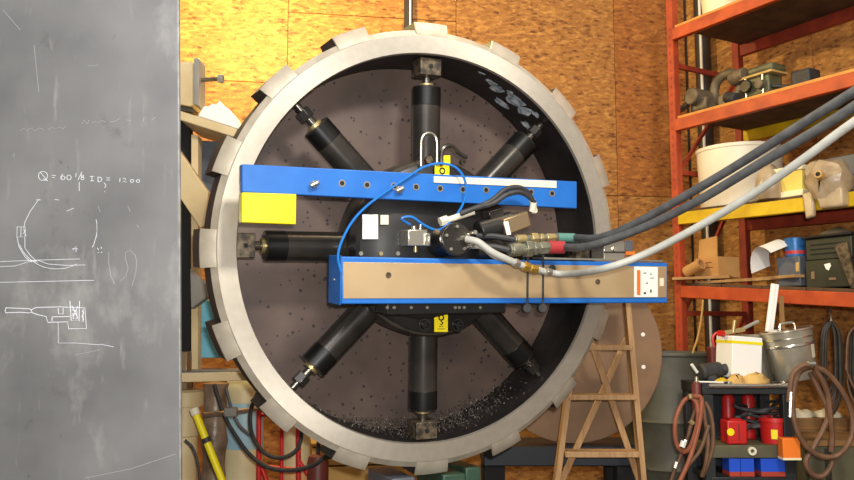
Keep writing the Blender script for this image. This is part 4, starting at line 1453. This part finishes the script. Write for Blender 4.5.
# dark machine case
Mx, z = on_shelf('lower', 838, .14)
g = thing('equipment_case', 'dark olive equipment case with a white sticker on the lower shelf', 'case', Mx)
MB().box((-.12, -.1, 0), (.15, .14, .15)).build('lower_case', 'case_green', g, bevel=.006)
MB().box((-.12, -.09, .151), (.15, .14, .27)).build('upper_case', 'case_green', g, bevel=.006)
for zz in (.18, .205, .23):
    MB().box((-.09, -.092, zz), (.12, -.09, zz + .008)).build('vent', 'dark', g)
MB().box((-.13, -.11, .271), (.16, .15, .285)).build('lid', 'hub_black', g, bevel=.004)
MB().prism([(-.005, .125), (.03, .13), (.035, .115), (.02, .09), (.005, .10)], -.103, -.1005).build('sticker', 'paper', g)
MB().box((-.085, -.103, .05), (-.065, -.1, .09)).build('latch', 'bronze', g)
MB().box((.02, -.103, .04), (.06, -.1, .052)).build('name_plate', 'bronze', g)
q = P(838, 235, 4.2)
Mt = Mx @ Matrix.Translation((0.01, .0, .2855))
mb = MB().lathe([(0, 0), (.10, 0), (.09, .012), (.05, .03), (.015, .045), (0, .045)], 9)
o = mb.build('rag', 'casting', M=Mt)
tag(o, 'crumpled grey rag on top of the equipment case', 'rag')
Mx, z = on_shelf('lower', 848, .02)
o = MB().prism([(-.05, .22), (-.04, .235), (.02, .24), (.06, 0.0), (.03, 0.0)], -.02, -.008).build('steel_offcut', 'pad', M=Mx)
tag(o, 'bent grey steel offcut leaning at the right of the equipment case', 'offcut')

# ---- top of rack cabinet below: yellow cord down from the lower shelf
simple_hose('extension_cord', 'thin yellow cord hanging beside the orange rack post', [(703, 300, 4.9), (701, 320, 4.88), (697, 340, 4.86), (693, 352, 4.86), (690, 372, 4.86)], .006, 'ochre', 'cord')

# ================================================================== TOOL CART
YT = 4.12
CF = Frame(T(P(750, 400, YT).x, YT, 0))
g = thing('tool_cart', 'dark steel tool cart with cluttered top at the lower right', 'cart', CF.M)


def cq(x, y, yl=0.0):
    v = CF.at(x, y, yl)
    return Vector((v.x, yl, v.z))


xl, xr = cq(702, 385).x, cq(796, 385).x
zt = cq(750, 384).z
MB().box((xl, 0, zt - .05), (xr, .34, zt - .012)).build('top_tray', 'cart_dark', g, bevel=.004)
MB().cyl((xl + .03, -.006, zt - .008), (xr, -.006, zt - .008), .011, n=12).build('front_rail', 'chrome', g)
MB().box((xl, .0, zt - .012), (xr, .34, zt)).build('top_sheet', 'cart_dark', g)
for (x, y) in ((xl + .03, .03), (xr - .04, .03), (xl + .03, .31), (xr - .04, .31)):
    MB().box((x - .025, y - .025, 0), (x + .025, y + .025, zt - .05)).build('leg', 'cart_dark', g, bevel=.003)
zs = cq(750, 444, .05).z
MB().box((xl + .03, .0, zs - .06), (xr - .03, .33, zs)).build('shelf', 'olive_box', g, bevel=.004)
zb = cq(750, 475, .05).z
MB().box((xl + .03, .0, zb - .03), (xr - .03, .33, zb - .002)).build('shelf', 'cart_dark', g, bevel=.004)
MB().box((xl + .06, .32, zb), (xr - .07, .33, zt - .06)).build('back_panel', 'cart_blue', g)
v = cq(752, 451, -.004)
MB().lathe([(.010, 0), (.02, 0), (.02, .012), (.010, .012)], 18, Matrix.Translation((v.x, 0, v.z)) @ RX, closed=True).build('shelf_ring', 'label_cream', g)


def on(px, Y, z):
    """matrix of a thing standing at height z, column px, depth Y"""
    c = P(px, 400, Y)
    return T(c.x, Y, z)


# goods on the cart top
g = thing('white_carton', 'white carton with a yellow stripe on the tool cart', 'carton', on(739, YT + .15, zt + .012) @ Matrix.Rotation(R(12), 4, 'Z') @ Matrix.Rotation(R(4), 4, 'Y'))
MB().box((-.08, -.07, .01), (.085, .08, .215)).build('body', 'paper', g, bevel=.004)
MB().box((-.081, -.0715, .178), (.086, .0815, .192)).build('stripe', 'yellow', g)
MB().box((-.07, -.066, 0), (.075, .075, .01)).build('base', 'box_grey', g)
g = thing('red_tool_caddy', 'red wire handled tool caddy behind the white carton', 'caddy', on(722, YT + .29, zt + .001))
MB().box((-.06, -.04, 0), (.06, .04, .17)).build('box', 'dark_red', g, bevel=.004)
for s in (0.01,):
    MB().tube(spline([(s - .04, 0, .168), (s - .045, 0, .22), (s - .02, 0, .245), (s + .03, 0, .235), (s + .035, 0, .168)]), .007, n=8).build('handle', 'red_can', g)
mb = MB()
mb.cyl((-.09, -.01, .0), (.09, .02, .05), .012, n=10); mb.cyl((.0, -.02, .02), (.01, 0, .06), .014, n=10)
g = thing('brass_torch', 'brass torch head lying on the white carton', 'torch', on(735, YT + .15, zt + .229))
MB().cyl((-.05, -.01, .015), (.06, .0, .035), .012, n=10).build('barrel', 'brass', g)
MB().cyl((0, -.01, .02), (.01, -.01, .08), .010, n=10).build('valve', 'brass', g)
MB().cyl((.04, 0, .03), (.14, .02, .075), .009, n=10).build('handle', 'beige_grey', g)
MB().cyl((-.05, -.01, .012), (-.075, -.02, .014), .016, n=10).build('nut', 'red_can', g)

# steel buckets
g = thing('steel_bucket', 'shiny tilted steel bucket with a lid label on the tool cart', 'bucket', on(797, YT + .12, zt + .016) @ Matrix.Rotation(R(-9), 4, 'Y'))
MB().lathe([(0, 0), (.095, 0), (.10, .006), (.122, .24), (.128, .243), (.128, .25), (.118, .25), (.096, .012), (0, .012)], 36).build('pail', 'bucket_steel', g)
MB().lathe([(.1165, .165), (.1195, .168), (.1200, .176), (.1175, .18)], 36, closed=True).build('band', 'chrome', g)
MB().lathe([(.1195, .205), (.1225, .206), (.1225, .213), (.1195, .213)], 36, closed=True).build('band', 'chrome', g)
MB().lathe([(0, .242), (.116, .242), (.116, .250), (.04, .256), (0, .256)], 36).build('lid', 'chrome', g)
MB().tube(spline([(-.04, -.02, .256), (-.03, -.02, .28), (.03, -.02, .28), (.04, -.02, .256)]), .006, n=8).build('lid_handle', 'chrome', g)
mb = MB()
a0 = -48
for (z0, z1) in ((.10, .17),):
    vs = []
    for z_ in (z0, z1):
        for t in (a0 - 9, a0, a0 + 9):
            rr = .1005 + .0918 * (z_ - .006) + .002
            vs.append((rr * math.cos(R(t)), rr * math.sin(R(t)), z_))
    mb.add(vs, [(0, 1, 4, 3), (1, 2, 5, 4)])
mb.build('sticker', 'label_cream', g)
g = thing('grey_bucket', 'dull grey bucket standing left of the shiny steel bucket', 'bucket', on(759, YT + .32, zt + .001))
MB().lathe([(0, 0), (.085, 0), (.105, .22), (.112, .222), (.112, .235), (.10, .235), (.082, .01), (0, .01)], 32).build('pail', 'grey_plastic', g)
MB().lathe([(.098, .17), (.105, .17), (.106, .18), (.099, .18)], 32, closed=True).build('band', 'grey_plastic', g)
# white moulding stick leaning in the grey bucket
a, b2 = P(764, 372, YT + .32), P(775, 284, YT + .32)
o = MB()
o.bar((0, 0, 0), b2 - a, .040, .014, up=(0, 1, 0))
o.bar(Vector((-.006, -.010, .0)), (b2 - a) + Vector((-.006, -.010, 0)), .012, .008, up=(0, 1, 0))
o = o.build('moulding_stick', 'paper', M=Matrix.Translation(a), bevel=.002)
tag(o, 'white moulding stick standing up out of the grey bucket', 'stick')
a, b2 = P(784, 366, YT + .42), P(781, 296, YT + .46)
o = MB(); o.bar((0, 0, 0), b2 - a, .022, .014, up=(0, 1, 0))
o = o.build('wood_stick', 'wood_brown', M=Matrix.Translation(a)); tag(o, 'brown wooden stick standing behind the shiny steel bucket', 'stick')
# tools & rags on front of top
g = thing('heat_gun', 'black power tool lying at the left end of the cart top', 'power tool', on(711, YT + .10, zt + .001))
MB().cyl((-.05, 0, .05), (.06, .02, .06), .042, n=16).build('body', 'rubber', g, bevel=.01)
MB().cyl((.06, .02, .06), (.09, .02, .065), .028, n=14).build('snout', 'rubber', g)
MB().box((-.02, -.03, 0), (.03, .03, .04)).build('grip', 'rubber', g, bevel=.01)
MB().cyl((-.07, -.02, .05), (-.10, -.03, .09), .008, n=8).build('clip', 'label_white', g)
for (px, yy, lb, sz, m_) in ((737, .03, 'yellow leather glove lying in front of the white carton', .05, 'tan_rag'), (757, .02, 'tan crumpled rag lying in front of the grey bucket', .06, 'tan_rag'), (722, .02, 'yellow plastic wrapper at the left of the white carton', .035, 'yellow_steel')):
    mb = MB().lathe([(0, 0), (sz, 0), (sz * .9, sz * .3), (sz * .5, sz * .62), (0, sz * .7)], 10)
    o = mb.build('rag', m_, M=on(px, YT + yy + .03, zt + .001) @ Matrix.Rotation(R(px), 4, 'Z'))
    for v in o.data.vertices:
        if v.co.z > .003:
            v.co += Vector([random.uniform(-.4, .4) * sz * .6 for _ in range(3)])
        v.co.x *= 1.3
        v.co.z = max(v.co.z, 0)
    tag(o, lb, 'rag')
for (px, ln, rz, m_, lb) in ((712, .16, -22, 'label_white', 'white handled spanner hanging over the left end of the cart top'), (745, .14, 4, 'chrome', 'chrome spanner lying along the front edge of the cart top'), (770, .13, -8, 'pad', 'dark spanner lying before the shiny bucket'), (728, .10, 60, 'rubber', 'black screwdriver leaning by the white carton')):
    g = thing('hand_tool', lb, 'tool', on(px, YT + .035, zt + .001) @ Matrix.Rotation(R(rz), 4, 'Z'))
    MB().box((-ln / 2, -.008, .002), (ln / 2, .008, .010)).build('shank', m_, g, bevel=.003)
    MB().cyl((ln / 2, 0, 0), (ln / 2, 0, .012), .016, n=8).build('head', 'chrome' if m_ != 'rubber' else 'rubber', g, bevel=.002)
a = on(700, YT + .03, zt - .17)
g = thing('red_cylinder', 'short red cylinder clipped to the left side of the cart', 'bottle', on(697, YT + .04, cq(697, 412, .04).z))
MB().lathe([(0, 0), (.022, 0), (.024, .004), (.024, .13), (.015, .145), (0, .145)], 18).build('body', 'dark_red', g)
MB().cyl((0, 0, .145), (0, 0, .17), .01, n=10).build('neck', 'zinc', g)

# goods on the cart's shelf
g = thing('red_can', 'red rectangular can with a yellow print on the left of the cart shelf', 'can', on(733, YT + .06, zs + .001))
MB().box((-.048, -.04, 0), (.05, .06, .115)).build('body', 'red_can', g, bevel=.008)
MB().box((-.03, -.03, .115), (.03, .04, .122)).build('lid', 'red_can', g, bevel=.004)
MB().cyl((-.032, -.04, .06), (-.032, -.0415, .06), .018, n=16).build('print', 'yellow', g)
MB().box((.006, -.042, .02), (.012, -.04, .10)).build('seam', 'dark_red', g)
g = thing('red_tub', 'round red tub with a yellow print beside the orange box', 'tub', on(774, YT + .09, zs + .001))
MB().lathe([(0, 0), (.066, 0), (.074, .105), (.079, .105), (.079, .125), (.072, .125), (.070, .115), (0, .115)], 32).build('tub', 'red_can', g)
mb = MB()
vs = []
for z_ in (.025, .07):
    for t in (-128, -116, -104):
        vs.append((.0705 * math.cos(R(t)) * (1 + z_ * .3), .0705 * math.sin(R(t)) * (1 + z_ * .3), z_))
mb.add(vs, [(0, 1, 4, 3), (1, 2, 5, 4)])
mb.build('print', 'yellow', g)
g = thing('orange_box', 'small orange box at the right end of the cart shelf', 'box', on(787, YT - .055, cq(787, 459, -.05).z))
MB().box((-.042, -.03, 0), (.042, .03, .10)).build('body', 'orange_box', g, bevel=.004)
MB().box((-.043, -.031, 0), (.043, .031, .01)).build('base', 'cream', g)
MB().box((.02, .03, .02), (.03, .05, .06)).build('clip', 'zinc', g)
for k, px in enumerate((728.5, 741, 766)):
    g = thing('parts_bin', ('leftmost blue parts bin with a red base below the cart shelf', 'blue parts bin directly left of the middle gap below the cart shelf', 'wide blue parts bin right of the middle gap below the cart shelf')[k], 'bin', on(px, YT + .06, zb), 'blue bins below the cart shelf')
    w_ = .026 if k < 2 else .058
    if k == 1: w_ = .032
    mb = MB()
    mb.box((-w_, -.05, .022), (w_, -.045, .085)).box((-w_, .045, .022), (w_, .05, .085)).box((-w_, -.045, .022), (-w_ + .004, .045, .085)).box((w_ - .004, -.045, .022), (w_, .045, .085)).box((-w_ + .004, -.045, .022), (w_ - .004, .045, .026))
    mb.build('tray', 'bin_blue', g)
    MB().box((-w_, -.052, 0), (w_, .05, .0215)).build('base', 'bin_red', g)
for k, (px, lb) in enumerate(((728, 'red spray can at the back left of the cart'), (748, 'red spray can at the back middle of the cart'))):
    g = thing('spray_can', lb, 'can', on(px, YT + .25, zs + .001))
    MB().lathe([(0, 0), (.032, 0), (.033, .004), (.033, .20), (.022, .225), (0, .225)], 20).build('body', 'red_can', g)
    MB().lathe([(0, .225), (.016, .225), (.016, .25), (0, .25)], 14).build('cap', 'cream', g)
mb = MB()
W3 = []
for i in range(60):
    t = i * .55
    W3.append((.10 * math.cos(t) * (1 + .2 * math.sin(i)), .06 * math.sin(t) + .02 * math.sin(i * 1.7), .05 + .0022 * i + .02 * math.sin(i * .9)))
o = mb.tube(spline(W3, 4), .009, n=6).build('cable_heap', 'rubber', M=on(757, YT + .15, zs + .001))
tag(o, 'tangled heap of black cable on the cart shelf', 'cable')


# hanging hose coils
def coil(name, label, loops, r, m, fittings=()):
    base = P(*loops[0][0])
    g = thing(name, label, 'hose', Matrix.Translation(base))
    for L_ in loops:
        W = [P(*p) - base for p in L_]
        MB().tube(spline(W, 8), r, n=8).build('hose_loop', m, g)
    for (a, b, m2, r2) in fittings:
        MB().cyl(P(*a) - base, P(*b) - base, r2, n=8).build('fitting', m2, g)
    return g


d0 = 4.0
coil('air_hose_coil', 'rust coloured hose coil hanging on the left of the cart',
     [[(690, 397, d0), (683, 402, d0), (676, 418, d0), (675, 435, d0), (678, 447, d0), (684, 452, d0), (690, 447, d0 - .02), (696, 430, d0 - .03), (698, 415, d0 - .03), (696, 402, d0 - .03), (690, 397, d0 - .02)],
      [(693, 396, d0 - .04), (701, 398, d0 - .04), (701, 412, d0 - .04), (698, 430, d0 - .04), (692, 452, d0 - .04), (685, 470, d0 - .05), (678, 485, d0 - .05), (672, 500, d0 - .05)]], .0105, 'hose_rust',
     [((690, 394, d0 - .03), (691, 398, d0 - .03), 'brass', .012), ((684, 441, d0 - .03), (682, 447, d0 - .03), 'label_white', .014), ((690, 421, d0 - .05), (693, 424, d0 - .05), 'brass', .012)])
coil('air_hose_coil', 'dark brown hose coil hanging behind the rust hose on the cart leg',
     [[(705, 402, d0 + .05), (710, 412, d0 + .04), (713, 430, d0 + .04), (712, 450, d0 + .04), (706, 468, d0 + .04), (702, 476, d0 + .04), (706, 462, d0 + .02), (708, 440, d0 + .02), (705, 420, d0 + .02), (703, 405, d0 + .02)],
      [(698, 400, d0 + .06), (692, 420, d0 + .06), (688, 436, d0 + .06), (681, 455, d0 + .05), (674, 472, d0 + .05), (668, 492, d0 + .05)], [(709, 425, d0 + .01), (700, 450, d0 + .01), (688, 466, d0 + .01), (679, 484, d0 + .01)]], .0095, 'hose_brown',
     [((677, 462, d0 + .03), (675, 468, d0 + .03), 'zinc', .013), ((684, 444, d0 + .02), (686, 440, d0 + .02), 'zinc', .013)])
coil('garden_hose_coil', 'big brown hose coil hanging on the right corner of the cart',
     [[(812, 366, d0), (800, 372, d0), (794, 388, d0), (793, 410, d0), (797, 430, d0), (806, 446, d0), (820, 456, d0), (836, 456, d0), (848, 445, d0 - .02), (853, 428, d0 - .02), (850, 408, d0 - .02), (840, 388, d0 - .02), (826, 372, d0 - .02), (812, 366, d0 - .02)],
      [(812, 364, d0 - .04), (802, 366, d0 - .04), (793, 374, d0 - .04), (790, 390, d0 - .04), (789, 402, d0 - .04)],
      [(814, 368, d0 - .02), (822, 380, d0 - .01), (828, 395, d0), (830, 412, d0), (832, 435, d0 + .01), (831, 452, d0 + .01)],
      [(810, 372, d0 + .02), (819, 390, d0 + .02), (828, 412, d0 + .02), (823, 430, d0 + .02), (812, 450, d0 + .02), (806, 462, d0 + .02), (812, 474, d0 + .02), (822, 476, d0 + .02), (830, 468, d0 + .02), (833, 458, d0 + .02)]], .013, 'hose_brown',
     [((791, 392, d0 - .05), (790, 417, d0 - .05), 'zinc', .010), ((808, 364, d0 - .06), (815, 364, d0 - .06), 'chrome', .014)])
# hank of dark cables hanging from the lower shelf
hang = 4.45
for (xc, lb, nn) in ((831, 'thick hank of dark cables hanging below the lower shelf', 11), (859, 'second cable hank hanging at the right edge below the lower shelf', 11)):
    base = P(xc, 322, hang)
    g = thing('cable_hank', lb, 'cable', Matrix.Translation(base), 'cable hanks under the rack')
    MB().tube(spline([P(xc - 1, 306, hang + .02) - base, P(xc, 318, hang - .03) - base, P(xc, 324, hang - .03) - base, P(xc + 2, 322, hang + .05) - base]), .005, n=6).build('hook', 'zinc', g)
    for k in range(nn):
        hw = random.uniform(4, 10.5)
        dx = random.uniform(-2.5, 2.5)
        bt = random.uniform(385, 418)
        d_ = hang - .04 + .012 * k
        tp = random.uniform(319, 325)
        W = [P(xc + dx * .3, tp, d_), P(xc - hw * .8 + dx, tp + 12, d_), P(xc - hw + dx, tp + 40, d_), P(xc - hw * .9 + dx, bt - 18, d_), P(xc + dx, bt, d_),
             P(xc + hw * .9 + dx, bt - 18, d_), P(xc + hw + dx, tp + 40, d_), P(xc + hw * .8 + dx, tp + 12, d_), P(xc + dx * .3 + .5, tp, d_)]
        MB().tube(spline([w_ - base for w_ in W], 5), .0065, n=6).build('cable_loop', random.choice(['cable', 'cable', 'hose_brown', 'rubber']), g)

# crate at lower right with papers
c = P(838, 460, 4.5)
zt2 = P(838, 440, 4.4).z
g = thing('olive_crate', 'dull olive crate on the floor at the lower right corner', 'crate', T(c.x, 4.55, 0))
MB().box((-.20, -.16, 0), (.3, .2, zt2 - .03)).build('body', 'olive_box', g, bevel=.006)
MB().box((-.21, -.17, zt2 - .03), (.31, .21, zt2)).build('lid', 'wood_brown', g, bevel=.004)
for x in (-.12, .06):
    MB().box((x, -.166, .02), (x + .03, -.16, zt2 - .04)).build('batten', 'case_green', g)
c = P(822, 412, 4.75)
g = thing('brown_carton', 'worn brown carton behind the olive crate', 'carton', T(c.x, 4.9, 0))
zt3 = P(822, 416, 4.9).z
MB().box((-.18, -.12, 0), (.24, .12, zt3)).build('body', 'wood_brown', g, bevel=.006)
MB().box((-.17, -.125, zt3 - .06), (.2, -.12, zt3 - .05)).build('tape', 'cardboard_in', g)
for k, (dx, rz, lb) in enumerate(((-.08, 20, 'left crumpled paper on the worn brown carton'), (.08, -30, 'right crumpled paper on the worn brown carton'))):
    mb = MB().lathe([(0, 0), (.07, 0), (.06, .02), (.03, .035), (0, .04)], 9)
    o = mb.build('crumpled_paper', 'label_cream', M=T(c.x + dx, 4.86, zt3 + .001, R(rz)))
    for v in o.data.vertices:
        v.co.x *= 1.2
        if v.co.z > .003:
            v.co += Vector([random.uniform(-.012, .012) for _ in range(3)])
    tag(o, lb, 'paper')

# remaining single-mesh defaults
for o in list(COL.objects):
    if o.type == 'MESH' and o.parent is None and 'label' not in o:
        print('UNTAGGED', o.name)
